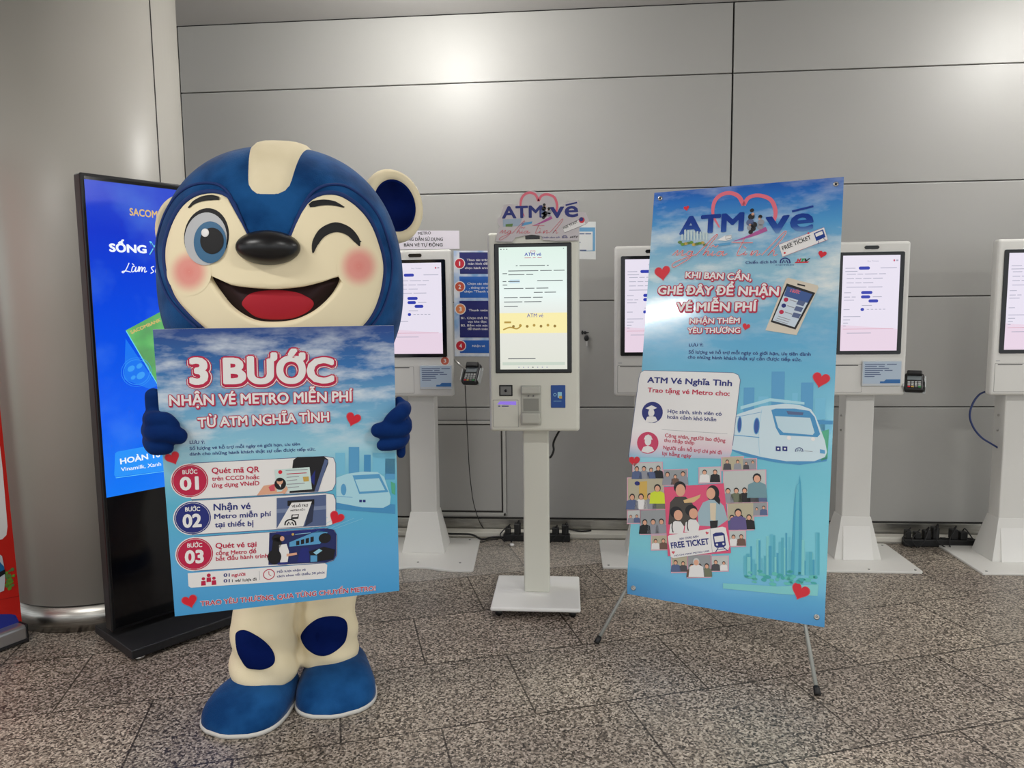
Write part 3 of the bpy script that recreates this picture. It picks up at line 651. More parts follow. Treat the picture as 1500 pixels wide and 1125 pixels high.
b = MB(); q = fl(750, 800); b.ball(q+V((0, 0, .008)), (.014, .012, .008), ink_w, 8, 6); b.box(q+V((-.004, .02, .004)), (.02, .03, .006), ink_w, .002, 1, None); tag(b.build('paper_scrap'), 'tiny white paper scrap on the floor behind the centre kiosk base', 'scrap')

# ------------------------------------------------------------------ advertising totem with a lit blue screen
def build_totem():
    F = V((-1.704, 2.558, 0)); a = R(54); u = V((math.cos(a), math.sin(a), 0)); v = V((-u.y, u.x, 0)); WID = .80
    bk = mat('totem_black', (16, 16, 18), .3); dk = mat('totem_base', (26, 27, 30), .5)
    t = thing('advertising_totem', 'tall black advertising totem with a lit blue bank-card screen, behind the bear', 'display stand', tuple(F + u*WID/2 + v*.22), a)
    rot = Matrix.Rotation(a, 4, 'Z')
    b = MB(); b.box(F+u*WID/2+v*.1875+V((0, 0, .034)), (WID, .375, .036), dk, .004, 2, rot)
    bp = b.build('base', t)
    for su in (.04, WID-.04):
        for sv in (.03, .345):
            b = MB(); b.lathe([(.02, 0), (.022, .012), (.012, .018)], F+u*su+v*sv, steel, 16); b.build('levelling_foot', bp, t)
    b = MB(); b.box(F+u*WID/2+v*.225+V((0, 0, .99)), (WID-.004, .065, 1.835), bk, .006, 2, rot)
    b.box(F+u*.03+v*.268+V((0, 0, .39)), (.03, .045, .64), bk, .006, 2, rot); b.build('housing', t)
    n = -v; P = Pl(F+v*.192, n)
    b = MB(); g0 = P.o
    b.box(F+u*WID/2+v*.1915+V((0, 0, .99)), (WID-.03, .004, 1.81), mat('totem_glass', (8, 8, 10), .10), .001, 1, rot); gl = b.build('front_glass', t)
    p = Print(Pl(F+v*.1893, n), True, .0004, .0003)
    sc = NT('totem_screen', rough=.2); uv = sc.n('ShaderNodeTexCoord').outputs['UV']; sx = sc.n('ShaderNodeSeparateXYZ'); sc.l(uv, sx.inputs[0])
    zz = sc.math('DIVIDE', sc.math('SUBTRACT', sx.outputs[1], .63), 1.25)
    base = sc.ramp(zz, [(0, (0, 122, 250)), (.25, (0, 96, 246)), (.6, (0, 72, 228)), (.85, (8, 52, 206)), (1, (28, 66, 206))])
    base = sc.mix(sc.math('MULTIPLY', sc.ramp(sc.noise(uv, 3.2, 4), [(.5, 0.0), (.75, 1.0)]), .22), base, (120, 190, 255))
    sc.l(base, sc.b.inputs['Emission Color']); sc.b.inputs['Emission Strength'].default_value = .95; sc.b.inputs['Base Color'].default_value = (.01, .01, .01, 1)
    uv0 = p.p.uv((124, 268)); uv1 = p.p.uv((155, 722)); x0 = (uv0[0]+uv1[0])/2; x1 = x0+.70; z1 = 1.882; z0 = .632
    # z runs along the face's own vertical
    p.px = False
    p.poly([(x0, z0), (x1, z0), (x1, z1), (x0, z1)], sc.m, 0)
    p.px = True
    wh = mat('screen_letter_white', (240, 246, 255), .3, 0, 1.0); gold = mat('screen_gold', (226, 190, 120), .3, 0, .9); cy = mat('screen_cyan', (110, 214, 240), .3, 0, .95)
    grn = NT('screen_green', rough=.3); ug = grn.n('ShaderNodeTexCoord').outputs['UV']; grn.l(grn.ramp(grn.noise(ug, 9, 3), [(.3, (10, 120, 40)), (.55, (44, 176, 60)), (.8, (120, 214, 110))]), grn.b.inputs['Emission Color']); grn.b.inputs['Emission Strength'].default_value = .8
    T = lambda x, y: (90+x/2.3438, 240+y/2.3438)
    p.text(T(234, 177), (262, 323), 11, 'SACOMBANK', gold, 2, .025)
    p.text(T(164, 302), T(293, 308), 12.5, 'SỐNG', wh, 2, .045); p.text(T(301, 312), T(335, 315), 20, 'X', cy, 2, .02); p.text(T(304, 312), T(331, 315), 17, 'X', MATS['screen_blue'], 3, -.01)
    p.stroke([T(*q) for q in ((232, 340), (222, 362), (212, 374), (208, 370), (222, 368), (238, 372))], 1.3, wh, 2)
    p.stroke([T(*q) for q in ((252, 352), (244, 354), (241, 370), (250, 368), (256, 354), (254, 370), (262, 366))], 1.3, wh, 2); p.stroke([T(242, 342), T(249, 348)], 1.2, wh, 2, 2, False)
    p.stroke([T(*q) for q in ((262, 370), (265, 354), (268, 356), (266, 370), (272, 356), (277, 356), (275, 370), (283, 356), (287, 358), (285, 372), (293, 368))], 1.3, wh, 2)
    p.stroke([T(*q) for q in ((318, 352), (308, 356), (312, 364), (316, 370), (306, 376))], 1.3, wh, 2); p.stroke([T(*q) for q in ((334, 354), (326, 356), (323, 372), (331, 370), (337, 358))], 1.3, wh, 2); p.disc(T(330, 382), 1, wh, 2)
    p.poly([T(220, 572), T(345, 505), T(420, 470), T(420, 700), T(330, 758)], grn.m, 1)
    p.stroke([T(222, 574), T(330, 758)], 1.4, cy, 2, 2, False); p.text(T(240, 585), T(343, 540), 5.2, 'SACOMBANK', gold, 2, .03)
    p.poly([T(220, 600), T(330, 762), T(300, 772), T(215, 740)], mat('screen_azure', (20, 120, 246), .3, 0, .95), 1)
    p.ring(T(258, 715), 19, .8, mat('screen_sky', (60, 160, 250), .3, 0, .95), 2); p.ring(T(258, 715), 22, .5, MATS['screen_sky'], 2)
    for dx, dy, rr in ((-8, -5, 6), (4, -9, 5), (6, 5, 7), (-5, 8, 4)): p.disc((200+dx, 545+dy), rr, MATS['screen_sky'], 2, rr*.7, 10, .6)
    p.poly([T(184, 994), T(192, 988), T(420, 946), T(420, 1045), T(186, 1075), T(181, 1068)], mat('screen_panel_blue', (36, 150, 255), .3, 0, .95), 1)
    p.text(T(202, 1032), T(340, 1006), 8.6, 'HOÀN 10', wh, 2, .03); p.text(T(204, 1056), T(342, 1036), 5.6, 'Vinamilk, Xanh', wh, 2, .012)
    p.stroke([T(186, 1078), T(352, 1056)], .8, MATS['screen_cyan'], 2, 2, False)
    p.build('screen', gl, t)
build_totem()

# ------------------------------------------------------------------ red roll-up banner at the left border
def build_rollup():
    c1 = fl(43, 939.5); c0 = fl(0, 956); d = (c0-c1); d.z = 0; d.normalize(); a = math.atan2(d.y, d.x)
    n = V((-d.y, d.x, 0)); n = n if n.y < 0 else -n
    t = thing('roll_up_banner', 'red roll-up banner on a silver cassette, cut by the left border of the photo', 'banner', tuple(c1+d*.4), a)
    rot = Matrix.Rotation(a, 4, 'Z'); alu = mat('cassette_silver', (196, 197, 198), .3, .8)
    b = MB(); b.box(c1+d*.42-n*.05+V((0, 0, .038)), (.84, .10, .076), alu, .014, 3, rot); b.box(c1+d*.42+n*.001+V((0, 0, .012)), (.83, .006, .012), mat('cassette_dark', (40, 40, 42), .5), .001, 1, rot); b.build('cassette', t)
    b = MB()
    b.box(c1+d*.004-n*.05+V((0, 0, .038)), (.010, .102, .080), black_pl, .004, 2, rot); b.build('end_cap', t)
    p0 = c1-n*.055; nn = (n+V((0, 0, .03))).normalized(); P = Pl(p0+V((0, 0, .07)), nn)
    redp = mat('banner_red', (206, 34, 24), .4)
    S = lambda x, y: (x/2.5568, 560+y/2.5568)
    u0 = P.uv((33, 920))[0]; s = -1
    b = MB(); q = [(u0, 0), (u0-.78, 0), (u0-.78, 1.93), (u0-.002, 1.93)]
    pts = [P.pt(*k) for k in q]; b.add(pts + [x-nn*.002 for x in pts], [(0, 1, 2, 3), (7, 6, 5, 4), (0, 4, 5, 1), (1, 5, 6, 2), (2, 6, 7, 3), (3, 7, 4, 0)], redp); sh = b.build('banner_sheet', t)
    p = Print(P, True, .0004, .0004)
    p.poly([S(-300, 200), S(0, 240), S(10, 330), S(22, 470), S(28, 540), S(24, 572), S(8, 588), S(-300, 640)], ink_w, 0)
    p.poly([S(-200, 870), S(40, 868), S(58, 872), S(70, 895), S(74, 938), S(-200, 985)], mat('ink_royal', (38, 52, 150), .45), 1)
    rnd = random.Random(3); leafm = mat('ink_leaf', (96, 130, 70), .5); leaf2 = mat('ink_leaf_bright', (106, 152, 48), .5)
    for i in range(26):
        a_ = rnd.uniform(0, 6.28); r_ = rnd.uniform(0, 10); p.disc((14+r_*math.cos(a_)*.6, 852+r_*math.sin(a_)*1.9-3), rnd.uniform(2, 3.6), rnd.choice([leafm, leaf2]), 2+i % 3, None, 8)
    p.poly([S(-10, 640), S(6, 650), S(14, 690), S(18, 740), S(14, 780), S(-10, 790)], mat('ink_can', (206, 214, 220), .3), 6); p.poly([S(-6, 668), S(14, 690), S(16, 712), S(-6, 720)], mat('ink_can_blue', (30, 110, 170), .3), 7); p.poly([S(-6, 712), S(17, 700), S(18, 716), S(-6, 732)], ink_bk, 8)
    p.stroke([S(-20, 818), S(72, 800)], .6, mat('ink_dark_red', (150, 20, 18), .5), 1, 2, False)
    p.build('printed_panel', sh, t)
build_rollup()

# ------------------------------------------------------------------ step board held by the bear
def sky_print(name, rough, coat, stops, cloud, vmax, cloudcol=(235, 240, 244), sc=(3.0, 6.0), seed=0.0):
    g = NT(name, rough=rough, coat=coat); uv = g.n('ShaderNodeTexCoord').outputs['UV']; sx = g.n('ShaderNodeSeparateXYZ'); g.l(uv, sx.inputs[0])
    f = g.math('DIVIDE', sx.outputs[1], vmax)
    col = g.ramp(f, stops)
    mp = g.n('ShaderNodeMapping'); mp.inputs['Scale'].default_value = (sc[0], sc[1], 1); mp.inputs['Location'].default_value = (seed, seed, 0); g.l(uv, mp.inputs[0])
    nz = g.noise(mp.outputs[0], 1.6, 5, .6)
    mask = g.math('MULTIPLY', g.ramp(nz, [(.45, 0.0), (.68, 1.0)]), g.ramp(f, cloud))
    g.color(g.mix(mask, col, cloudcol)); return g.m
B_N = V((math.sin(R(20))*math.cos(R(-4)), -math.cos(R(20))*math.cos(R(-4)), math.sin(R(-4))))
B_P = Pl(atY(405, 690, 2.03), B_N)
def build_board():
    c = [B_P.uv(q) for q in ((252, 901), (581, 868), (581, 478), (228, 481))]
    x0 = (c[0][0]+c[3][0])/2; x1 = (c[1][0]+c[2][0])/2; z0 = (c[0][1]+c[1][1])/2; z1 = (c[2][1]+c[3][1])/2
    P = Pl(B_P.pt(x0, z0), B_N); W_, H_ = x1-x0, z1-z0
    ctr = P.pt(W_/2, 0)
    t = thing('step_board', 'blue step-by-step board held by the bear costume, headed 3 BƯỚC', 'sign board', tuple(ctr), R(20))
    m = sky_print('board_art', .38, 0, [(0, (70, 158, 214)), (.16, (92, 172, 222)), (.40, (92, 182, 212)), (.56, (150, 208, 226)), (.70, (120, 180, 214)), (.86, (46, 112, 178)), (1, (22, 62, 136))], [(.52, 0.0), (.64, .8), (.8, 1.0), (.95, .8), (1, .2)], H_, (226, 234, 240), (3.2, 9))
    b = MB(); cn = [P.pt(0, 0), P.pt(W_, 0), P.pt(W_, H_), P.pt(0, H_)]; uv = [(0, 0), (W_, 0), (W_, H_), (0, H_)]
    b.add(cn, [(0, 1, 2, 3)], m, False, uv); bk = [q-B_N*.005 for q in cn]; foam = mat('foam_board', (214, 220, 226), .6)
    b.add(bk, [(3, 2, 1, 0)], foam); b.add(cn+bk, [(0, 4, 5, 1), (1, 5, 6, 2), (2, 6, 7, 3), (3, 7, 4, 0)], foam); b.build('panel', t)
    A = lambda x, y: (200+x/3.5714, 470+y/3.5714)
    B_ = lambda x, y: (200+x/3.5714, 690+y/3.5714)
    new = lambda: Print(P, True, .00025, .0005)
    OUT = [(crim, .085, .015, -.045), (ink_w, .066, .015, -.045), (crim, .048, .012, -.04), (crim, .036, 0, 0)]
    O2 = [(crim, .07, .02, -.04), (crim, .05, 0, 0)]
    p = new(); p.text(A(277, 334), A(1035, 326), 40, '3 BƯỚC', ink_w, 6, .045, OUT)
    p.text(A(172, 445), A(1130, 420), 16, 'NHẬN VÉ METRO MIỄN PHÍ', ink_w, 6, .03, O2); p.text(A(322, 558), A(1008, 524), 14.5, 'TỪ ATM NGHĨA TÌNH', ink_w, 6, .03, O2); p.build('headline_print', t)
    p = new()
    p.text(A(278, 643), A(358, 643), 4.6, 'LƯU Ý:', navy, 1, .012); p.text(A(278, 676), A(855, 651), 4.6, 'Số lượng vé hỗ trợ mỗi ngày có giới hạn, ưu tiên', navy, 1, .01); p.text(A(278, 705), A(938, 678), 4.6, 'dành cho những hành khách thật sự cần được tiếp sức.', navy, 1, .01); p.build('note_print', t)
    # city and train picture
    p = new(); hz = mat('ink_haze', (118, 192, 222), .5); hz2 = mat('ink_haze_deep', (70, 146, 196), .5); hz3 = mat('ink_haze_pale', (172, 218, 232), .5)
    for x0_, y0_, x1_, y1_, m_ in ((1040, 690, 1090, 800, hz), (1110, 660, 1165, 800, ink_mb), (1190, 700, 1225, 800, hz2), (1235, 690, 1352, 800, hz), (1300, 720, 1352, 830, ink_mb)): p.poly([A(x0_, y0_), A(x1_, y0_), A(x1_, y1_), A(x0_, y1_)], m_, 0)
    p.poly([A(1045, 930), A(1352, 960), A(1352, 1010), A(1045, 985)], hz2, 1)
    p.poly([A(1045, 820), A(1100, 800), A(1180, 788), A(1260, 790), A(1295, 815), A(1330, 920), A(1325, 960), A(1290, 978), A(1180, 975), A(1045, 950)], hz3, 2)
    p.poly([A(1130, 808), A(1270, 800), A(1318, 895), A(1165, 905)], ink_mb, 3); p.poly([A(1143, 830), A(1268, 822), A(1300, 885), A(1168, 893)], hz3, 4); p.disc(A(1083, 882), 4, ink_mb, 3, 9); p.stroke([A(1045, 918), A(1130, 922)], .6, ink_mb, 3, 2, False)
    for xx in (1165, 1184): p.rrect_px = p.poly([A(xx, 935), A(xx+14, 935), A(xx+14, 948), A(xx, 948)], navy, 4)
    p.poly([A(1330, 840), A(1352, 850), A(1352, 910), A(1335, 900)], mat('ink_soft_green', (84, 176, 140), .5), 3)
    for i in range(5): p.stroke([B_(1000+i*46, 240+i*2), B_(880+i*20, 330)], .5, ink_lb, 2, 2, False)
    p.build('train_picture', t)
    def panel(name, pts, circ, cm, num, lines, pic):
        q = new(); q.poly(pts, ink_w, 1); q.stroke(pts, 1.0, ink_sl, 2, 1, False, True); q.disc(circ, 28.6, ink_w, 2); q.disc(circ, 27, cm, 3); q.ring(circ, 25, .5, ink_w, 4)
        cx, cy = circ; q.text((cx-11, cy-9.5), (cx+11, cy-10.5), 6.2, 'BƯỚC', ink_w, 4, .03); q.text((cx-14.5, cy+14.5), (cx+13.5, cy+13), 20, num, ink_w, 4, .04)
        for a_, b_, cap, tx, m_ in lines: q.text(a_, b_, cap, tx, m_, 3, .022)
        pic(q); q.build(name, t)
    def pic1(q):
        q.poly([A(820, 728), A(840, 712), A(980, 708), A(1003, 726), A(1003, 745), A(945, 893), A(800, 900)], ink_bk, 3); q.poly([A(985, 722), A(1003, 730), A(950, 893), A(930, 893)], ink_sl, 4); q.poly([A(905, 830), A(935, 780), A(930, 860)], navy, 4)
        q.poly([A(630, 912), A(665, 862), A(725, 852), A(760, 868), A(790, 880), A(770, 900)], skin, 4); q.poly([A(690, 868), A(722, 852), A(724, 888), A(700, 890)], coral, 5)
        q.poly([A(722, 778), A(905, 764), A(918, 880), A(735, 894)], mat('ink_card_mint', (206, 226, 222), .5), 6); q.disc(A(752, 852), 8.5, ink_bk, 7, 9.5); q.disc(A(750, 838), 4.6, skin, 8, 5.4); q.disc(A(749, 829), 5, ink_bk, 9, 3); q.disc(A(752, 790), 3, red, 7); q.poly([A(745, 855), A(757, 855), A(754, 870)], ink_w, 9)
        q.poly([A(870, 815), A(900, 813), A(902, 838), A(874, 840)], ink_gold, 7)
        for i, (xa, xb) in enumerate(((780, 895), (785, 890), (785, 850), (785, 840), (785, 880), (790, 850))): q.stroke([A(xa, 782+i*18), A(xb, 776+i*18)], 1.2, crim if i == 1 else ink_grey, 7, 2, False)
        q.poly([A(755, 895), A(785, 862), A(792, 880), A(775, 905)], skin, 8)
    def pic2(q):
        q.poly([A(733, 926), A(992, 908), A(992, 1070), A(733, 1086)], ink_sl, 3); q.poly([A(733, 985), A(992, 965), A(992, 985), A(733, 1005)], mat('ink_steel_blue', (120, 134, 166), .45), 4); q.poly([A(790, 940), A(930, 932), A(930, 962), A(790, 968)], ink_bk, 5)
        q.poly([A(905, 960), A(930, 955), A(920, 1050), A(880, 1075)], mat('ink_ticket_shade', (44, 52, 78), .5), 5); q.poly([A(812, 950), A(917, 944), A(872, 1074), A(735, 1083)], ink_w, 6)
        q.text(A(812, 976), A(897, 970), 3.4, 'VÉ HỖ TRỢ', ink_bk, 7, .03); q.text(A(806, 996), A(882, 990), 2.4, 'METRO SỐ 1', ink_bk, 7, .03); q.poly([A(812, 1012), A(850, 1010), A(846, 1034), A(808, 1036)], ink_bk, 7); q.poly([A(818, 1016), A(845, 1014), A(842, 1024), A(815, 1026)], ink_w, 8); arcs(q, A(805, 1068), 8, ink_bk, 7)
    def pic3(q):
        q.poly([B_(695, 322), B_(990, 300), B_(1030, 305), B_(1045, 330), B_(1045, 440), B_(1030, 465), B_(990, 478), B_(690, 490)], mat('ink_night', (30, 42, 98), .45), 3)
        q.poly([B_(730, 318), B_(985, 300), B_(985, 318), B_(735, 338)], navy, 4); q.disc(B_(818, 330), 2, ink_gold, 5); q.stroke([B_(830, 330), B_(912, 322)], .9, ink_lb, 5, 2, False)
        q.poly([B_(800, 372), B_(950, 310), B_(1000, 320), B_(960, 380), B_(800, 395)], ink_mb, 4); [q.poly([B_(835+25*i, 366-7*i), B_(852+25*i, 362-7*i), B_(852+25*i, 385-6*i), B_(835+25*i, 388-5*i)], ink_bk, 5) for i in range(4)]
        q.disc(B_(985, 350), 9, ink_bk, 5, 8); q.poly([B_(900, 420), B_(980, 395), B_(1040, 410), B_(1030, 460), B_(930, 475)], ink_bk, 5); q.poly([B_(925, 425), B_(955, 405), B_(972, 415), B_(940, 437)], ink_lb, 6); q.poly([B_(860, 400), B_(900, 400), B_(905, 475), B_(840, 475)], navy, 5); q.poly([B_(910, 440), B_(945, 440), B_(945, 472), B_(910, 474)], ink_mb, 6)
        q.disc(B_(735, 350), 7.5, ink_bk, 6, 6.5); q.poly([B_(715, 350), B_(755, 345), B_(760, 380), B_(725, 440), B_(705, 430)], ink_bk, 6); q.disc(B_(762, 352), 3.2, skin, 7, 4); q.poly([B_(745, 385), B_(785, 380), B_(798, 420), B_(790, 478), B_(752, 480)], ink_w, 6); q.poly([B_(785, 432), B_(838, 425), B_(840, 436), B_(785, 446)], skin, 7); q.disc(B_(722, 448), 10, ink_bk, 8, 12); q.poly([B_(735, 478), B_(790, 474), B_(790, 487), B_(740, 489)], navy, 7)
    panel('first_step_panel', [A(286, 744), A(985, 708), A(1030, 716), A(1042, 745), A(1042, 850), A(1025, 885), A(990, 894), A(286, 934)], A(280, 836), crim, '01',
          [(A(393, 798), A(643, 791), 8.6, 'Quét mã QR', crim), (A(395, 836), A(643, 827), 6.4, 'trên CCCD hoặc', crim), (A(395, 872), A(643, 859), 6.4, 'ứng dụng VNeID', crim)], pic1)
    panel('second_step_panel', [A(290, 940), A(990, 900), A(1030, 908), A(1042, 935), A(1042, 1030), A(1025, 1065), A(990, 1075), A(290, 1118)], A(294, 1031), navy, '02',
          [(A(403, 992), A(597, 984), 10, 'Nhận vé', navy), (A(407, 1036), A(705, 1021), 7.6, 'Metro miễn phí', navy), (A(410, 1080), A(612, 1072), 7.6, 'tại thiết bị', navy)], pic2)
    panel('third_step_panel', [B_(300, 345), B_(990, 298), B_(1035, 308), B_(1048, 335), B_(1048, 440), B_(1030, 468), B_(990, 480), B_(300, 522)], B_(305, 434), crim, '03',
          [(B_(413, 404), B_(628, 395), 8, 'Quét vé tại', crim), (B_(415, 440), B_(627, 429), 6.2, 'cổng Metro để', crim), (B_(415, 470), B_(687, 452), 6.2, 'bắt đầu hành trình', crim)], pic3)
    p = new(); p.poly([B_(268, 534), B_(985, 482), B_(998, 490), B_(993, 555), B_(980, 562), B_(285, 610), B_(272, 602)], ink_w, 1)
    for x, y, r in ((350, 563, 2.6), (378, 545, 3), (405, 560, 2.6)): p.disc(B_(x, y), r, crim, 2); p.poly([B_(x-11, y+12), B_(x+11, y+10), B_(x+13, y+34), B_(x-12, y+36)], crim, 2)
    p.text(B_(455, 553), B_(488, 552), 5, '01', navy, 2, .03); p.text(B_(498, 552), B_(570, 547), 4.8, 'người', crim, 2, .03); p.text(B_(455, 583), B_(488, 582), 5, '01', navy, 2, .03); p.text(B_(500, 581), B_(628, 572), 4.2, '1 vé/ lượt đi', ink_bk, 2, .02)
    p.stroke([B_(642, 522), B_(645, 570)], .5, ink_grey, 2, 2, False); p.ring(B_(693, 540), 8, 1.3, crim, 2); p.stroke([B_(692, 524), B_(693, 541), B_(705, 548)], 1, crim, 2, 2, False)
    p.text(B_(735, 533), B_(885, 520), 3.4, 'Mỗi lượt nhận vé', navy, 2, .02); p.text(B_(735, 556), B_(985, 535), 3.4, 'cách nhau tối thiểu 30 phút', navy, 2, .02); p.build('limits_panel', t)
    p = new(); p.text(B_(335, 706), B_(1250, 624), 7.2, 'TRAO YÊU THƯƠNG, QUA TỪNG CHUYẾN METRO!', crim, 3, .02, [(ink_w, .05, 0, 0)]); p.build('slogan_print', t)
    for cx, cy, s_, r_ in ((517.3, 613.5, 20, -.35), (253, 670.5, 20, .35), (492.8, 758, 20, -.55), (278, 880, 21, .2)):
        p = new(); p.heart((cx, cy), s_*1.12, coral, 5, r_); p.heart((cx, cy), s_, red, 6, r_); p.build('heart_print', t)
    return P
build_board()

# ------------------------------------------------------------------ tall print on a cross-frame stand
N_N = V((math.sin(R(-22))*math.cos(R(13)), -math.cos(R(-22))*math.cos(R(13)), math.sin(R(13))))
N_P = Pl(atY(1080, 590, 2.95), N_N)
def build_banner():
    c = [N_P.uv(q) for q in ((910, 870), (1195, 918), (1248, 260), (965, 280))]
    x0 = (c[0][0]+c[3][0])/2; x1 = (c[1][0]+c[2][0])/2; z0 = (c[0][1]+c[1][1])/2; z1 = (c[2][1]+c[3][1])/2
    P = Pl(N_P.pt(x0, z0), N_N); W_, H_ = x1-x0, z1-z0
    t = thing('banner_stand', 'tall blue glossy banner on thin grey legs, right of the centre kiosk', 'banner', (P.pt(W_/2, 0).x, P.pt(W_/2, 0).y, 0), R(-22))
    m = sky_print('banner_art', .16, .6, [(0, (82, 160, 220)), (.05, (92, 176, 222)), (.12, (112, 200, 216)), (.30, (116, 200, 218)), (.50, (120, 194, 222)), (.62, (104, 180, 220)), (.72, (130, 190, 220)), (.80, (150, 198, 218)), (.90, (84, 160, 214)), (.97, (40, 116, 200)), (1, (28, 92, 184))],
                  [(.55, 0.0), (.66, .35), (.74, 1.0), (.82, 1.0), (.93, .5), (1, .3)], H_, (232, 240, 240), (2.2, 5.5), 3.0)
    # the sheet: flat with a slight curl along the bottom edge
    nx, ny = 12, 60; vs = []; uv = []; fs = []
    for j in range(ny+1):
        for i in range(nx+1):
            u, v = W_*i/nx, H_*j/ny; off = 0
            if v < .14: off = -.022*((.14-v)/.14)**2*(.25+.75*abs(2*i/nx-1)**2)
            vs.append(P.pt(u, v, off)); uv.append((u, v))
    for j in range(ny):
        for i in range(nx): k = j*(nx+1)+i; fs += [(k, k+1, k+nx+2), (k, k+nx+2, k+nx+1)]
    b = MB(); b.add(vs, fs, m, True, uv); n0 = len(vs); b.add([q-N_N*.0012 for q in vs], [f[::-1] for f in fs], mat('banner_back', (224, 226, 228), .5), True); b.build('banner_sheet', t)
    # frame behind the sheet
    gm = mat('frame_grey', (150, 152, 146), .4, .3)
    hub = P.pt(W_*.5, H_*.40, -.16)
    fl1, fl2 = fl(875, 939, .012), fl(1197, 1014, .012)
    mid = (fl1+fl2)/2; rear = mid+V((math.sin(R(22)), math.cos(R(22)), 0))*.72; rear.z = .012
    for nm, q in (('leg', fl1), ('leg', fl2), ('leg', rear)):
        via = hub if q is rear else P.pt(*P.uv((912, 868) if q is fl1 else (1178, 914)), -.030)
        b = MB(); b.tube([hub, via, q] if q is not rear else [hub, q], .0075, gm, 10); lg = b.build(nm, t)
        d = (via-q).normalized(); b = MB(); b.tube([q-d*.010, q+d*.020], .0115, black_pl, 12); b.build('rubber_foot', lg, t)
    for (u, v) in ((.028, .03), (W_-.028, .035), (.028, H_-.028), (W_-.028, H_-.028)):
        b = MB(); e = P.pt(u, v, -.006 if v > .2 else -.016); b.tube([hub, e], .004, gm, 8); b.build('arm', t)
        b = MB(); o = -.002 if v > .2 else -.012
        q = P.pt(u, v, o); rr = []
        for rad, dd in ((.0035, .0006), (.0045, .004), (.009, .004), (.0105, .0008), (.0105, 0)): rr.append([q+N_N*(dd+.0016)+P.ex*(rad*math.cos(2*math.pi*k/16))+P.ey*(rad*math.sin(2*math.pi*k/16)) for k in range(16)])
        b.rings(rr, steel, True, False); b.ball(q+N_N*.004, .004, cord_bk if v > .2 else steel, 8, 6); b.build('grommet', t)
    b = MB(); b.ball(hub, (.03, .03, .03), black_pl, 12, 8); b.build('hub', t)

    A = lambda x, y: (900+x/4.16667, 240+y/4.16667)
    B_ = lambda x, y: (900+x/4.16667, 480+y/4.16667)
    C_ = lambda x, y: (900+x/5.921, 660+y/5.921)
    D_ = lambda x, y: (860+x/3.214, 680+y/3.214)
    E_ = lambda x, y: (970+x/5.357, 270+y/5.357)
    new = lambda: Print(P, True, .0003, .0006)
    O2 = [(crim, .085, .03, -.05), (crim, .065, 0, 0)]
    # logo
    p = new(); heart_logo(p, E_, 6, 1); p.heart((1005.6, 305), 8, red, 3, .15)
    at = NT('logo_fade', rough=.2); uvn = at.n('ShaderNodeTexCoord').outputs['UV']; sx = at.n('ShaderNodeSeparateXYZ'); at.l(uvn, sx.inputs[0])
    vb = P.uv((1050, 347))[1]; at.color(at.ramp(at.math('DIVIDE', at.math('SUBTRACT', sx.outputs[1], vb-.002), .08), [(0, (120, 160, 206)), (.35, (44, 84, 164)), (.8, (24, 60, 146))]))
    p.text(E_(132, 400), E_(640, 368), 27, 'ATM', at.m, 3, .04); p.text(E_(808, 392), E_(1188, 360), 37, 've', at.m, 3, .02)
    p.poly([E_(1018, 205), E_(1186, 165), E_(1188, 180), E_(1020, 222)], mat('ink_logo_navy', (24, 60, 146), .3), 3)
    cit = mat('ink_city', (196, 214, 214), .4)
    for i in range(9): x = 150+i*24; p.poly([E_(x, 440), E_(x+14, 438), E_(x+14, 392-(i*37 % 40)), E_(x, 396-(i*37 % 40))], cit, 4)
    for i in range(10): p.disc(E_(140+i*22, 455+(i*17 % 22)), 3.2, [mat('ink_leaf', (96, 130, 70), .5), mat('ink_leaf_bright', (106, 152, 48), .5), ink_gold][i % 3], 5, 2.2)
    p.poly([E_(405, 470), E_(540, 455), E_(535, 475), E_(420, 488)], ink_mb, 4); p.poly([E_(430, 440), E_(490, 405), E_(545, 395), E_(545, 430), E_(500, 445)], ink_w, 4); p.stroke([E_(498, 408), E_(543, 402), E_(540, 425), E_(500, 432)], .6, ink_bk, 5, 2, False, True)
    people_mark(p, E_, .19, 5); p.build('logo_print', t)
    p = new(); script_strokes(p, E_, ink_w, 2.0, 5); script_strokes(p, E_, coral, 1.05, 7); p.build('script_lettering', t)
    p = new(); p.poly([E_(915, 475), E_(1270, 340), E_(1300, 435), E_(945, 570)], ink_w, 6); p.stroke([E_(915, 475), E_(1270, 340), E_(1300, 435), E_(945, 570)], .4, coral, 7, 1, False, True)
    p.text(E_(948, 520), E_(1172, 430), 6, 'FREE TICKET', ink_bk, 8, .02); p.text(E_(985, 472), E_(1100, 424), 2, 'XIN CHÀO BẠN', ink_grey, 8, .01); p.disc(E_(962, 540), 1.6, red, 8); p.disc(E_(1148, 385), 1.6, coral, 8)
    p.poly([E_(1190, 385), E_(1262, 355), E_(1282, 415), E_(1210, 448)], mat('ink_logo_navy', (24, 60, 146), .3), 8); p.poly([E_(1200, 390), E_(1256, 367), E_(1264, 392), E_(1208, 415)], ink_w, 9); p.stroke([E_(1228, 445), E_(1222, 470)], .8, navy, 8, 1, False); p.stroke([E_(1265, 425), E_(1285, 440)], .8, navy, 8, 1, False)
    p.build('small_ticket_print', t)
    p = new(); p.text(A(800, 612), A(990, 606), 4, 'Chiến dịch bởi', navy, 2, .012); arcs(p, A(1042, 607), 7.2, navy, 2); p.text(A(985, 621), A(1097, 620), 1.4, 'METRO', navy, 2, .01)
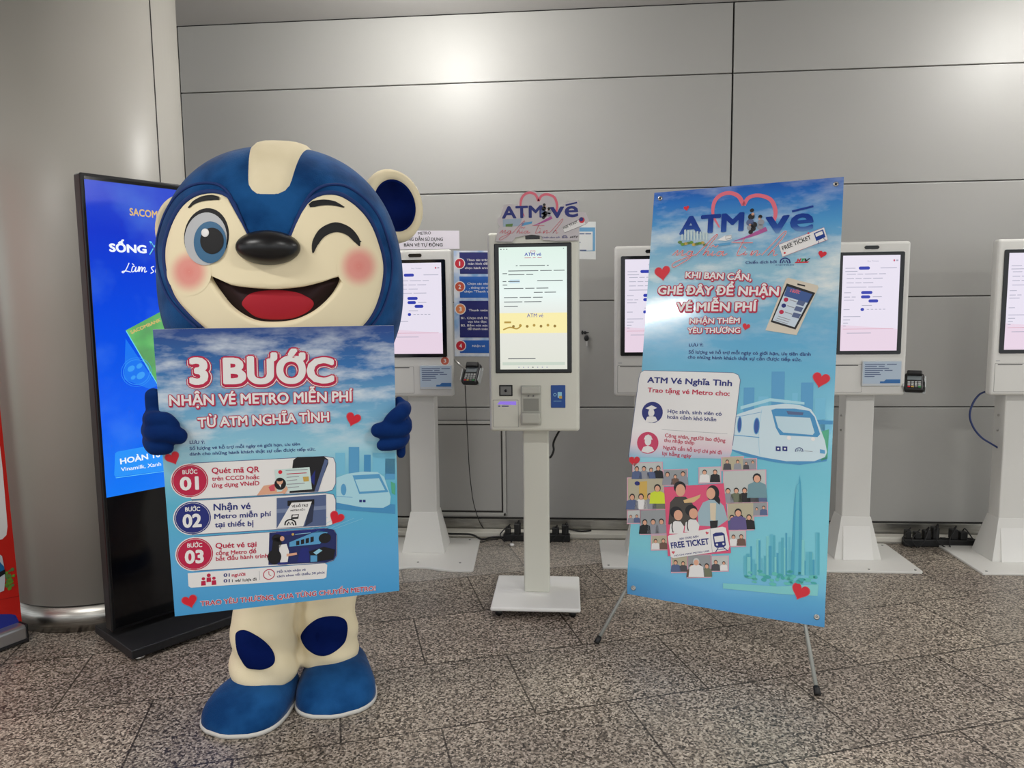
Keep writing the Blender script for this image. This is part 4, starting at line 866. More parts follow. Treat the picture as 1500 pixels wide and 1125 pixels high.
    p.poly([A(1098, 606), A(1110, 598), A(1190, 596), A(1180, 604)], red, 2); p.text(A(1112, 600), A(1140, 598), 5, 'H', red, 3, .05, None, .3); p.text(A(1138, 600), A(1168, 598), 5, 'T', mat('ink_green', (40, 150, 70), .4), 3, .05, None, .3); p.text(A(1160, 599), A(1196, 597), 5, 'V', ink_bk, 3, .05, None, .3); p.build('sponsor_print', t)
    # headline
    p = new()
    for a_, b_, cap, tx in ((A(432, 698), A(836, 714), 9.5, 'KHI BẠN CẦN,'), (A(264, 798), A(1003, 806), 12.5, 'GHÉ ĐÂY ĐỂ NHẬN'), (A(378, 901), A(868, 901), 13, 'VÉ MIỄN PHÍ'), (A(458, 976), A(765, 974), 8, 'NHẬN THÊM'), (A(446, 1035), A(768, 1033), 8, 'YÊU THƯƠNG')): p.text(a_, b_, cap, tx, ink_w, 6, .035, O2)
    p.build('headline_print', t)
    for cx, cy, s_, r_ in ((970.5, 399.5, 21, .15), (1093, 478.5, 10.5, -.25), (1204.5, 372.5, 11.5, -.25), (929.5, 675.5, 15, .12), (1202.5, 556, 24, -.2), (1172.5, 866, 25, -.3)):
        p = new(); p.heart((cx, cy), s_*1.1, coral, 5, r_); p.heart((cx, cy), s_, red, 6, r_); p.build('heart_print', t)
    # picture of the ticket machine
    p = new(); crm = mat('ink_cream', (216, 206, 188), .35)
    p.poly([A(1048, 702), A(1062, 696), A(1240, 742), A(1246, 756), A(1112, 1046), A(922, 1016)], crm, 3); p.poly([A(1052, 730), A(1226, 788), A(1106, 1012), A(954, 966)], ink_bk, 4); p.poly([A(1118, 730), A(1165, 742), A(1164, 750), A(1116, 740)], ink_bk, 4)
    p.poly([A(1056, 748), A(1208, 796), A(1100, 998), A(966, 956)], mat('ink_screen_pale', (206, 220, 232), .35), 5); p.poly([A(1056, 748), A(1208, 796), A(1180, 850), A(1034, 806)], mat('ink_screen_navy', (60, 90, 150), .35), 6)
    p.text(A(1070, 782), A(1130, 796), 4.5, '3 BƯỚC', pinkring, 7, .04); ui = [(1048, 830, crim), (1034, 866, navy), (1020, 905, crim)]
    for x, y, m_ in ui: p.disc(A(x, y), 3.4, m_, 7); p.stroke([A(x+22, y), A(x+65, y+14)], 1.2, ink_grey, 7, 1, False); p.poly([A(x+75, y+2), A(x+120, y+14), A(x+105, y+40), A(x+62, y+28)], ink_sl, 7)
    for i in range(3): p.stroke([A(1000-i*8, 930+i*12), A(1075-i*8, 954+i*12)], .9, ink_grey, 7, 1, False)
    p.build('machine_picture', t)
    p = new(); p.text(B_(455, 115), B_(543, 115), 4.2, 'LƯU Ý:', navy, 2, .02); p.text(B_(453, 158), B_(1198, 172), 4.8, 'Số lượng vé hỗ trợ mỗi ngày có giới hạn, ưu tiên dành', navy, 2, .015); p.text(B_(448, 189), B_(1143, 206), 4.8, 'cho những hành khách thật sự cần được tiếp sức.', navy, 2, .015); p.build('note_print', t)
    # towers and train
    p = new(); hz = mat('ink_haze', (118, 192, 222), .5); hz2 = mat('ink_haze_deep', (70, 146, 196), .5); hz3 = mat('ink_haze_pale', (172, 218, 232), .5)
    for x0_, y0_, x1_, m_ in ((790, 365, 855, ink_mb), (880, 420, 940, hz), (960, 268, 1040, ink_mb), (1045, 440, 1080, hz), (1085, 400, 1120, hz), (1140, 335, 1215, ink_mb), (1225, 430, 1290, hz), (1250, 560, 1330, hz)): p.poly([B_(x0_, y0_), B_(x1_, y0_), B_(x1_-6, 640), B_(x0_-6, 640)], m_, 0)
    p.poly([B_(770, 480), B_(950, 430), B_(1160, 455), B_(1160, 470), B_(950, 450), B_(770, 500)], hz3, 1); p.poly([B_(1200, 560), B_(1335, 570), B_(1332, 590), B_(1200, 590)], hz2, 1)
    p.poly([B_(1240, 640), B_(1310, 620), B_(1300, 800), B_(1262, 812)], mat('ink_soft_green', (84, 176, 140), .5), 1)
    p.poly([B_(716, 750), B_(800, 785), B_(980, 822), B_(1130, 838), B_(1295, 815), B_(1300, 790), B_(716, 735)], hz2, 1)
    trn = mat('ink_train', (206, 226, 234), .25)
    p.poly([B_(735, 540), B_(760, 525), B_(900, 480), B_(1040, 464), B_(1130, 472), B_(1200, 498), B_(1228, 540), B_(1285, 690), B_(1298, 760), B_(1285, 790), B_(1220, 815), B_(1050, 815), B_(900, 790), B_(716, 742)], trn, 2)
    p.stroke([B_(740, 546), B_(900, 515)], .6, hz2, 3, 1, False); p.stroke([B_(725, 655), B_(885, 670)], 1.2, ink_mb, 3, 1, False); p.stroke([B_(900, 500), B_(880, 650), B_(888, 780)], .5, ink_lb, 3)
    p.poly([B_(958, 502), B_(985, 494), B_(1100, 494), B_(1190, 508), B_(1222, 545), B_(1256, 650), B_(1240, 668), B_(1010, 655), B_(985, 610)], hz2, 3); p.poly([B_(980, 540), B_(1195, 550), B_(1222, 640), B_(1210, 655), B_(1030, 640), B_(1000, 610)], mat('ink_glass', (196, 222, 232), .15), 4)
    p.poly([B_(1050, 508), B_(1155, 518), B_(1150, 534), B_(1060, 530)], ink_sl, 5); p.disc(B_(1066, 672), 3.2, ink_w, 5); p.disc(B_(1213, 680), 3, ink_w, 5)
    p.disc(B_(868, 600), 4.6, ink_mb, 4, 13.2); p.disc(B_(868, 600), 3.4, mat('ink_deep_blue', (44, 84, 160), .3), 5, 11.5); p.disc(B_(764, 592), 3.4, ink_mb, 4, 12.6); p.disc(B_(764, 592), 2.4, MATS['ink_deep_blue'], 5, 11)
    for x in (985, 1026): p.poly([B_(x, 724), B_(x+30, 726), B_(x+30, 754), B_(x, 752)], navy, 5); p.disc(B_(x+15, 739), 1.5, ink_w, 6)
    arcs(p, B_(1128, 757), 5.5, ink_sl, 5); p.stroke([B_(1160, 752), B_(1210, 756)], .8, ink_grey, 5, 1, False); p.poly([B_(1255, 742), B_(1285, 748), B_(1285, 770), B_(1255, 766)], ink_mb, 5); p.build('train_picture', t)
    # skyline at the lower right
    p = new(); rnd = random.Random(5); tw = [mat('ink_sky_a', (96, 186, 206), .4), mat('ink_sky_b', (84, 176, 196), .4), mat('ink_sky_c', (128, 206, 208), .4), mat('ink_sky_d', (70, 164, 196), .4)]
    for i in range(34):
        x = 735+i*10.6+rnd.uniform(-3, 3); h = rnd.uniform(60, 200)*(.55+.45*min(1, i/8)); wd = rnd.uniform(8, 17); p.poly([D_(x, 520), D_(x+wd, 524), D_(x+wd, 520-h), D_(x, 520-h)], tw[i % 4], i % 3)
    p.poly([D_(958, 520), D_(1008, 525), D_(1012, 300), D_(1010, 150), D_(1006, 88), D_(1001, 50), D_(996, 90), D_(985, 100), D_(975, 180), D_(968, 300)], tw[3], 4); p.poly([D_(985, 100), D_(1000, 90), D_(994, 520), D_(975, 520)], tw[0], 5)
    gb = [mat('ink_grove', (96, 196, 184), .5), mat('ink_grove_deep', (66, 172, 170), .5)]
    for i in range(44): p.disc(D_(750+rnd.uniform(0, 330), 515+rnd.uniform(-14, 50)), rnd.uniform(2.5, 6), gb[i % 2], 4+i % 3, rnd.uniform(1.5, 3.2), 10)
    p.poly([D_(640, 560), D_(900, 575), D_(1090, 565), D_(1085, 620), D_(900, 610), D_(640, 585)], tw[2], 2); p.build('skyline_picture', t)
    # information card
    fd = NT('card_fade', rough=.2); ud = fd.n('ShaderNodeTexCoord').outputs['UV']; sd = fd.n('ShaderNodeSeparateXYZ'); fd.l(ud, sd.inputs[0]); va = P.uv((1000, 676))[1]; vb = P.uv((1000, 546))[1]
    fd.color(fd.ramp(fd.math('DIVIDE', fd.math('SUBTRACT', sd.outputs[1], va), vb-va), [(0, (140, 190, 216)), (.16, (226, 204, 212)), (.34, (234, 232, 230)), (1, (236, 236, 234))]))
    p = new(); card = [B_(152, 300), B_(160, 275), B_(182, 262), B_(725, 276), B_(755, 288), B_(768, 320), B_(716, 760), B_(700, 800), B_(90, 790), B_(100, 700)]
    p.poly(card, fd.m, 3); p.stroke([B_(86, 790), B_(150, 310), B_(160, 275), B_(182, 261), B_(725, 275), B_(756, 288), B_(769, 320), B_(722, 720)], .7, ink_sl, 4, 1, False)
    p.text(B_(200, 336), B_(718, 358), 8.6, 'ATM Vé Nghĩa Tình', navy, 5, .03); p.text(B_(202, 394), B_(703, 418), 7, 'Trao tặng vé Metro cho:', crim, 5, .025)
    p.disc(B_(232, 517), 15.4, navy, 5); p.disc(B_(226, 520), 4.6, ink_w, 6, 5.6); p.poly([B_(190, 492), B_(228, 474), B_(262, 490), B_(228, 505)], ink_w, 7); p.poly([B_(190, 572), B_(200, 545), B_(225, 538), B_(252, 545), B_(264, 570), B_(228, 580)], ink_w, 6)
    p.text(B_(325, 521), B_(655, 538), 5.6, 'Học sinh, sinh viên có', navy, 5, .02); p.text(B_(322, 555), B_(622, 573), 5.6, 'hoàn cảnh khó khăn', navy, 5, .02)
    p.stroke([B_(290, 622), B_(690, 648)], .4, ink_grey, 5, 1, False)
    p.disc(B_(204, 703), 15.8, mat('ink_rose', (206, 52, 96), .4), 5); p.disc(B_(206, 694), 4.8, ink_w, 6, 6); p.poly([B_(180, 682), B_(190, 660), B_(208, 652), B_(226, 662), B_(234, 684)], ink_w, 7); p.poly([B_(165, 755), B_(178, 728), B_(205, 720), B_(232, 730), B_(244, 752), B_(205, 766)], ink_w, 6)
    for a_, b_, tx in ((B_(308, 668), B_(678, 700), 'Công nhân, người lao động'), (B_(303, 697), B_(488, 714), 'thu nhập thấp'), (B_(298, 742), B_(655, 774), 'Người cần hỗ trợ chi phí đi'), (B_(292, 778), B_(470, 794), 'lại hằng ngày')): p.text(a_, b_, 5.4, tx, crim, 5, .02)
    p.build('information_card', t)
    # heart of snapshots
    pal = [ink_bk, ink_grey, ink_w, mat('ink_olive', (110, 116, 92), .4), mat('ink_brown', (110, 80, 66), .4), ink_sl, mat('ink_dim', (70, 68, 74), .4)]
    pk = mat('ink_blush', (224, 170, 190), .4)
    def figure(p, x, y, h, cloth, L, hair=ink_bk, sk=skin):
        p.poly([C_(x-h*.42, y), C_(x-h*.36, y-h*.55), C_(x-h*.12, y-h*.66), C_(x+h*.12, y-h*.66), C_(x+h*.36, y-h*.55), C_(x+h*.42, y)], cloth, L); r = h*.16/5.921
        p.disc(C_(x, y-h*.82), r*1.12, hair, L+1, r*1.3, 12); p.disc(C_(x, y-h*.78), r*.85, sk, L+2, r, 12)
    for i, (x0_, y0_, x1_, y1_) in enumerate(((165, 110, 413, 250), (118, 240, 425, 515), (428, 170, 630, 300), (738, 150, 920, 280), (935, 60, 1115, 170), (1115, 75, 1230, 165), (950, 180, 1310, 455), (985, 460, 1205, 690), (1205, 455, 1325, 565), (1000, 700, 1135, 830), (325, 740, 460, 860), (230, 520, 445, 725), (118, 520, 222, 630), (500, 920, 630, 1055), (640, 910, 835, 1100), (845, 920, 985, 1045))):
        p = new(); dy = (x1_-x0_)*-.03; bgm = [mat('photo_pale', (196, 200, 196), .3), mat('photo_warm', (186, 178, 150), .3), mat('photo_grey', (150, 154, 156), .3)][i % 3]
        p.poly([C_(x0_-8, y0_-6), C_(x1_+8, y0_-6+dy), C_(x1_+8, y1_+8+dy), C_(x0_-8, y1_+8)], pk, 5); p.poly([C_(x0_, y0_), C_(x1_, y0_+dy), C_(x1_, y1_+dy), C_(x0_, y1_)], bgm, 6)
        rnd = random.Random(i+20); Wt = x1_-x0_; Ht = y1_-y0_; n_ = max(2, int(Wt/62))
        if i == 1: p.poly([C_(215, 270), C_(285, 265), C_(285, 430), C_(215, 440)], mat('ink_amber', (214, 176, 84), .4), 7); p.disc(C_(200, 285), 4, navy, 7, 3)
        for k in range(n_):
            x = x0_+Wt*(k+.5)/n_; hh = Ht*rnd.uniform(.6, .86)
            figure(p, x, y1_-2+dy*(k+.5)/n_, min(hh, Wt/n_*1.75), pal[rnd.randrange(len(pal))], 8)
        if i == 1: figure(p, 375, 460, 165, mat('ink_hivis', (214, 230, 40), .4), 11)
        if i == 14: figure(p, 712, 1095, 160, ink_w, 11, mat('ink_silver', (206, 206, 206), .4))
        if i == 7: figure(p, 1075, 685, 180, mat('ink_plum', (96, 84, 140), .4), 11)
        if i == 6: figure(p, 1238, 410, 210, mat('ink_sea', (112, 150, 160), .4), 11)
        p.build('snapshot_print', t)
    p = new(); p.poly([C_(433, 315), C_(950, 285), C_(1012, 888), C_(466, 915)], mat('ink_magenta', (226, 76, 118), .3), 12)
    dn = mat('ink_denim', (160, 186, 196), .4)
    p.poly([C_(470, 640), C_(485, 450), C_(530, 400), C_(620, 400), C_(680, 460), C_(720, 560), C_(700, 660)], mat('ink_umber', (66, 60, 54), .4), 13); p.disc(C_(570, 320), 9, ink_bk, 14, 9); p.disc(C_(575, 345), 7, skin, 15, 9); p.poly([C_(600, 430), C_(700, 400), C_(750, 380), C_(740, 410), C_(690, 450), C_(610, 455)], mat('ink_gift', (222, 186, 130), .4), 15)
    p.poly([C_(730, 650), C_(725, 540), C_(770, 450), C_(830, 425), C_(900, 430), C_(950, 480), C_(985, 600), C_(900, 660)], dn, 14); p.disc(C_(855, 370), 9.5, ink_bk, 13, 12); p.poly([C_(880, 340), C_(920, 430), C_(915, 470), C_(870, 430)], ink_bk, 15); p.disc(C_(838, 372), 6.6, skin, 15, 8.5); p.poly([C_(830, 455), C_(885, 455), C_(880, 610), C_(835, 600)], mat('ink_linen', (222, 206, 178), .4), 16); p.poly([C_(830, 610), C_(900, 605), C_(895, 670), C_(835, 680)], ink_bk, 16)
    for x, y in ((548, 560), (680, 545)): p.disc(C_(x-10, y-25), 9, ink_bk, 17, 8.5); p.disc(C_(x+8, y), 6.4, skin, 18, 7.6); p.poly([C_(x-70, y+160), C_(x-60, y+80), C_(x-20, y+50), C_(x+30, y+55), C_(x+60, y+100), C_(x+50, y+160)], ink_w, 17); p.stroke([C_(x-40, y+60), C_(x-45, y+110), C_(x-35, y+150)], 1.6, ink_bk, 18)
    p.build('family_picture', t)
    p = new(); lx = navy
    p.poly([C_(466, 745), C_(480, 732), C_(940, 660), C_(968, 668), C_(1000, 830), C_(990, 862), C_(520, 932), C_(492, 922)], ink_w, 20); p.stroke([C_(832, 680), C_(852, 880)], .5, ink_grey, 21, 1, False)
    p.text(C_(498, 850), C_(828, 812), 9, 'FREE TICKET', navy, 21, .035); p.text(C_(568, 775), C_(733, 752), 3, 'XIN CHÀO BẠN', navy, 21, .02); p.text(C_(525, 918), C_(828, 875), 2.2, 'HO CHI MINH METRO LINE', navy, 21, .02); p.heart(C_(806, 714), 4.6, coral, 21, -.2); p.heart(C_(514, 882), 4.6, coral, 21, .2)
    p.poly([C_(855, 725), C_(880, 712), C_(935, 708), C_(958, 722), C_(970, 820), C_(950, 838), C_(890, 842), C_(870, 828)], lx, 21); p.poly([C_(868, 745), C_(948, 734), C_(954, 785), C_(875, 795)], ink_w, 22); p.disc(C_(893, 815), 1.6, ink_w, 22); p.disc(C_(948, 808), 1.6, ink_w, 22); p.stroke([C_(905, 840), C_(880, 880)], 1.2, lx, 21, 1, False); p.stroke([C_(945, 835), C_(985, 868)], 1.2, lx, 21, 1, False); p.stroke([C_(895, 858), C_(968, 850)], .9, lx, 21, 1, False)
    p.build('ticket_print', t)
build_banner()

# ------------------------------------------------------------------ person in a plush bear costume
def solid(mb, voxel, smooth=4):
    """fuse overlapping closed shapes into one continuous skin"""
    o = mb.build('fuse'); md = o.modifiers.new('r', 'REMESH'); md.mode = 'VOXEL'; md.voxel_size = voxel
    ms = o.modifiers.new('s', 'SMOOTH'); ms.iterations = smooth; ms.factor = .5
    dg = bpy.context.evaluated_depsgraph_get(); dg.update(); e = o.evaluated_get(dg); me = e.to_mesh()
    vs = [v.co.copy() for v in me.vertices]; fs = [tuple(p.vertices) for p in me.polygons]; e.to_mesh_clear(); bpy.data.objects.remove(o)
    return vs, fs
def chain(b, pts, rad, m, n=6):
    q = smooth_pts([tuple(p)+(r,) for p, r in zip(pts, rad)], n)
    for x, y, z, r in q: b.ball((x, y, z), r, m, 14, 9)
def build_bear():
    CX = -.90
    t = thing('person', 'person in a blue and cream plush bear costume, winking and holding the board', 'person', (CX, 2.42, 0), R(15.5))
    def plush(name, c0, c1, sc, bump, sheen):
        g = NT(name, rough=.95, sheen=sheen, spec=.08); o = g.n('ShaderNodeTexCoord').outputs['Object']
        g.color(g.ramp(g.noise(o, sc, 3), [(.35, c0), (.65, c1)])); f = g.noise(o, 260, 2); lo = g.noise(o, 9, 3)
        g.bump(g.math('ADD', g.math('MULTIPLY', f, .25), g.math('MULTIPLY', lo, 1.0)), bump, .012); return g.m
    blue = plush('plush_blue', (14, 58, 108), (30, 84, 140), 9, .4, .15)
    deep = plush('plush_deep_blue', (5, 22, 78), (8, 28, 88), 12, .15, .0)
    glove = plush('plush_glove_blue', (10, 38, 92), (15, 48, 104), 12, .2, .05)
    cream = plush('plush_cream', (234, 220, 184), (242, 229, 196), 6, .12, .1)
    face = mat('face_cream', (244, 230, 194), .7, 0, 0, .25)
    # ---- head: a big rounded shell turned a little towards the photo's left
    HC = atY(419, 417, 2.46); dep = (HC-CAM).dot(_F); k = dep/F_PX
    RX, RZU, RZD, RY, NE = 179*k*.948, 193*k, 176*k, .345, 2.3
    az = R(15.5); hx = V((math.cos(az), math.sin(az), 0)); hy = V((-math.sin(az), math.cos(az), 0)); hz = V((0, 0, 1))
    def fn(p):
        d = p-HC; x, y, z = d.dot(hx), d.dot(hy), d.dot(hz); rz = RZU if z > 0 else RZD
        return abs(x/RX)**NE+abs(y/RY)**NE+abs(z/rz)**NE-1
    def nrm(p):
        d = p-HC; x, y, z = d.dot(hx), d.dot(hy), d.dot(hz); rz = RZU if z > 0 else RZD
        g = lambda a, r: math.copysign(abs(a/r)**(NE-1)/r, a)
        return (hx*g(x, RX)+hy*g(y, RY)+hz*g(z, rz)).normalized()
    def onhead(px, py, off=0):
        d = ray(px, py); best = None; prev = None
        tt = 1.7
        while tt < 3.0:
            f = fn(CAM+d*tt)
            if best is None or f < best[0]: best = (f, tt)
            if f <= 0:
                lo, hi = tt-.02, tt
                for _ in range(30):
                    mid = (lo+hi)/2
                    if fn(CAM+d*mid) > 0: lo = mid
                    else: hi = mid
                p = CAM+d*hi; return p+nrm(p)*off
            tt += .02
        p = CAM+d*best[1]; return p+nrm(p)*off
    H = lambda x, y: (200+x/3.409, 180+y/3.409)
    face_o = [H(*q) for q in smooth_pts([(340, 1020), (265, 950), (195, 860), (157, 740), (150, 640), (165, 560), (195, 480), (240, 412), (300, 368), (370, 352), (436, 362), (480, 400), (508, 458), (546, 545), (580, 600), (668, 628), (752, 600), (790, 520), (830, 440), (870, 390), (930, 362), (1000, 362), (1060, 390), (1120, 440), (1170, 510), (1205, 600), (1228, 700), (1225, 790), (1205, 880), (1170, 960), (1110, 1030), (1000, 1092), (850, 1130), (690, 1145), (530, 1130), (430, 1090)], 5, True)]
    mouth_o = [H(*q) for q in smooth_pts([(368, 760), (450, 802), (550, 822), (690, 830), (820, 820), (920, 797), (1018, 768), (985, 848), (905, 928), (805, 980), (700, 996), (590, 986), (490, 930), (418, 848)], 5, True)]
    FC = H(700, 940)
    def inside(pt, poly):
        x, y = pt; c = False; j = len(poly)-1
        for i in range(len(poly)):
            xi, yi = poly[i]; xj, yj = poly[j]
            if (yi > y) != (yj > y) and x < (xj-xi)*(y-yi)/(yj-yi)+xi: c = not c
            j = i
        return c
    def radial(poly, a, c):
        dx, dy = math.cos(a), math.sin(a); best = 0
        for i in range(len(poly)):
            x1, y1 = poly[i]; x2, y2 = poly[(i+1) % len(poly)]; x1 -= c[0]; y1 -= c[1]; x2 -= c[0]; y2 -= c[1]
            ex, ey = x2-x1, y2-y1; den = dx*ey-dy*ex
            if abs(den) < 1e-9: continue
            s = (x1*ey-y1*ex)/den; u = (x1*dy-y1*dx)/den
            if s > 0 and -1e-6 <= u <= 1+1e-6: best = max(best, s)
        return best
    # hood: sunk under the face so the face and mouth can have their own depth
    seg, rows = 256, 168; vs = []; fs = []
    for i in range(rows+1):
        ph = math.pi*i/rows
        for j in range(seg):
            th = 2*math.pi*j/seg
            pw = lambda v_: math.copysign(abs(v_)**(2/NE), v_)
            z = pw(-math.cos(ph)); rr = abs(math.sin(ph))**(2/NE); x = rr*pw(math.cos(th)); y = rr*pw(math.sin(th))
            p = HC+hx*(x*RX)+hy*(y*RY)+hz*(z*(RZU if z > 0 else RZD)); vs.append(p)
    def to_px(p): d = p-CAM; z = d.dot(_F); return (IW/2+F_PX*d.dot(_R)/z, IH/2-F_PX*d.dot(_U)/z)
    out = []
    small = [(FC[0]+(q[0]-FC[0])*.965, FC[1]+(q[1]-FC[1])*.965) for q in face_o]
    for p in vs:
        n = nrm(p)
        out.append(p-n*.075 if n.dot(CAM-p) > 0 and inside(to_px(p), small) else p)
    for i in range(rows):
        for j in range(seg): a = i*seg+j; b_ = i*seg+(j+1) % seg; fs.append((a, b_, b_+seg, a+seg))
    b = MB(); b.add(out, fs, blue, True); hood = b.build('head', t)
    # piping round the face
    b = MB()
    for sc, rad in ((1.012, .0075), (1.085, .0045)):
        pts = [onhead(FC[0]+(q[0]-FC[0])*sc, FC[1]+(q[1]-FC[1])*sc, .002) for q in face_o]; b.tube(pts+pts[:1], rad, mat('piping_blue', (14, 48, 108), .8), 8)
    b.build('face_piping', hood, t)
    NA = 200; angs = [2*math.pi*i/NA for i in range(NA)]
    rm = [radial(mouth_o, a, FC) for a in angs]; ro = [radial(face_o, a, FC) for a in angs]
    rr = []
    ts = [0, .004, .02, .06]+[.06+.9*i/24 for i in range(1, 25)]+[.98, 1.0]
    for s in ts:
        ring = []
        for a, m0, o0 in zip(angs, rm, ro):
            r = m0+(o0-m0)*s; px = (FC[0]+math.cos(a)*r, FC[1]+math.sin(a)*r)
            din = (o0-m0)*s; dout = (o0-m0)*(1-s)
            off = .016*min(1, dout/9)**.5 - (.030 if s == 0 else 0) - .006*max(0, 1-din/5)
            ring.append(onhead(px[0], px[1], off))
        rr.append(ring)
    b = MB(); b.rings(rr, face, True, False); fc = b.build('face', hood, t)
    rr = []
    for s in (1.03, .9, .75, .6, .45, .3, .15, .04):
        rr.append([onhead(FC[0]+math.cos(a)*m0*s, FC[1]+math.sin(a)*m0*s, -.012-.045*(1-min(1, s))**.6) for a, m0 in zip(angs[::2], rm[::2])])
    b = MB(); b.rings(rr, mat('mouth_dark', (36, 8, 14), .8), True, True)
    b.build('mouth', hood, t)
    tong = [H(*q) for q in smooth_pts([(512, 905), (540, 862), (600, 838), (700, 830), (800, 842), (860, 870), (888, 905), (860, 945), (800, 978), (700, 990), (600, 980), (545, 945)], 4, True)]; tcx = H(700, 915)
    def patch(outline, c, off, h, m, name, rings_=6, edge=None):
        b = MB(); rr = []
        for s in [1.0]+[1-(i/rings_)**1.5*.97 for i in range(1, rings_+1)]:
            rr.append([onhead(c[0]+(q[0]-c[0])*s, c[1]+(q[1]-c[1])*s, off+h*(1-s*s)**.5) for q in outline])
        b.rings(rr, m, True, False); k0 = len(b.v); b.f.append(list(range(k0-len(outline), k0))); b.fm.append(0); b.fs.append(True); return b.build(name, hood, t)
    patch(tong, tcx, -.016, .012, mat('tongue_red', (170, 14, 36), .75), 'tongue')
    def ell(cx, cy, rx, ry, rot=0, n=40): return [H(cx+rx*math.cos(a)*math.cos(rot)-ry*math.sin(a)*math.sin(rot), cy+rx*math.cos(a)*math.sin(rot)+ry*math.sin(a)*math.cos(rot)) for a in [2*math.pi*i/n for i in range(n)]]
    # open eye, built up in layers of felt
    fb = mat('felt_black', (14, 13, 16), .7)
    patch(ell(365, 574, 107, 137, .12), H(365, 574), .0165, .001, fb, 'eye_rim'); patch(ell(364, 587, 100, 127, .10), H(364, 587), .0195, .001, mat('felt_eye_grey', (186, 188, 190), .6), 'eyeball')
    patch(ell(386, 604, 77, 100), H(386, 604), .0215, .001, mat('felt_iris', (52, 104, 142), .6), 'iris'); patch(ell(396, 598, 55, 63), H(396, 598), .0235, .001, fb, 'pupil'); patch(ell(366, 560, 18, 20), H(366, 560), .0255, .002, ink_w, 'eye_highlight')
    def strip(pts, wid, off, m, name):
        q = smooth_pts(pts, 6); N = len(q); a_ = []; b_ = []; m_ = []
        for i, p in enumerate(q):
            p0, p1 = q[max(i-1, 0)], q[min(i+1, N-1)]; dx, dy = p1[0]-p0[0], p1[1]-p0[1]; d = math.hypot(dx, dy)
            f = i/(N-1)*(len(wid)-1); j = min(int(f), len(wid)-2); w_ = (wid[j]+(wid[j+1]-wid[j])*(f-j))/2
            a_.append(onhead(*H(p[0]-dy/d*w_, p[1]+dx/d*w_), off)); b_.append(onhead(*H(p[0]+dy/d*w_, p[1]-dx/d*w_), off)); m_.append(onhead(*H(*p), off+.004))
        b = MB(); b.rings([a_, m_, b_], m, True, False, False); return b.build(name, hood, t)
    strip([(282, 438), (306, 412), (346, 394), (390, 388), (428, 392)], [4, 16, 24, 26, 14], .018, fb, 'eyebrow'); strip([(860, 428), (882, 418), (932, 411), (980, 416), (1026, 434)], [14, 30, 28, 22, 4], .018, fb, 'eyebrow')
    strip([(878, 655), (890, 605), (925, 555), (985, 530), (1045, 548), (1085, 590), (1100, 620)], [5, 32, 44, 48, 40, 30, 5], .018, fb, 'winking_eye'); strip([(1060, 560), (1085, 590), (1106, 600)], [10, 22, 3], .0185, fb, 'eyelash')
    for cx, cy in ((282, 745), (1098, 718)):
        g = NT('cheek_blush', rough=.75, spec=.2); 
        if not g.t.nodes.get('blush'):
            at = g.n('ShaderNodeAttribute', attribute_name='UVMap'); at.name = 'blush'; sx = g.n('ShaderNodeSeparateXYZ'); uvn = g.n('ShaderNodeTexCoord'); g.l(uvn.outputs['UV'], sx.inputs[0])
            g.color(g.ramp(sx.outputs[0], [(0, (232, 146, 136)), (.4, (234, 158, 146)), (1, (244, 230, 194))], 'EASE'))
        b = MB(); rr = []; n = 36; R_ = 112
        for s in (1, .85, .7, .55, .4, .25, .1, .01):
            for i in range(n): a = 2*math.pi*i/n; b.v.append(onhead(*H(cx+R_*.95*s*math.cos(a), cy+R_*s*math.sin(a)*1.05), .0168)); b.uv.append((s, 0))
        b.mi(g.m)
        for i in range(7):
            for j in range(n): b.f.append([i*n+j, i*n+(j+1) % n, (i+1)*n+(j+1) % n, (i+1)*n+j]); b.fm.append(0); b.fs.append(True)
        b.build('cheek', hood, t)
    nc = onhead(*H(663, 630), .022); M = Matrix.Rotation(az, 3, 'Z'); b = MB(); b.ball(nc, (140/3.409*k*.95, .065, 77/3.409*k*.95), mat('nose_black', (14, 14, 17), .33), 32, 20, M); b.build('nose', hood, t)
    # cream band over the crown
    rr = []; n = 9
    for i in range(46):
        s = i/45; el = R(40.5+118*s); half = (.060+.066*min(1, s*1.6))*(1-.5*max(0, 1-s/.06)**2.5)
        row = []
        for j in range(n):
            c = -1+2*j/(n-1); x = half*c-.008+.06*s
            dy, dz = -math.cos(el), math.sin(el); lo, hi = 0, .8
            for _ in range(24):
                mid = (lo+hi)/2; f = abs(x/RX)**NE+abs(dy*mid/RY)**NE+abs(dz*mid/RZU)**NE-1
                if f > 0: hi = mid
                else: lo = mid
            p = HC+hx*x+hy*(dy*lo)+hz*(dz*lo); e = max(0, 1-abs(c)**5); e2 = min(1, s*14)**.5
            row.append(p+nrm(p)*(.021*e*e2-.003))
        rr.append(row)
    b = MB(); b.rings(rr, cream, True, False, False); b.build('crown_band', hood, t)
    # ears
    def ear(px, py, side, R1):
        c = atY(px, py, HC.y+.10*1+side*.12); nn = (-hy*.80+hx*side*.42+V((0, 0, .06))).normalized()
        ex = V((0, 0, 1)).cross(nn).normalized(); ex = -ex if ex.dot(hx) < 0 else ex; ey = V((0, 0, 1))-nn*nn.z; ey.normalize()
        prof = [(0, -.05), (.45, -.048), (.8, -.036), (.97, -.012), (1, .008), (.95, .026), (.86, .034), (.76, .034), (.68, .022), (.62, .006)]
        b = MB(); b.rings([[c+ex*(R1*.97*r*math.cos(2*math.pi*i/40))+ey*(R1*1.06*r*math.sin(2*math.pi*i/40))+nn*z for i in range(40)] for r, z in prof if r > 0], cream, True, True); e = b.build('ear', hood, t)
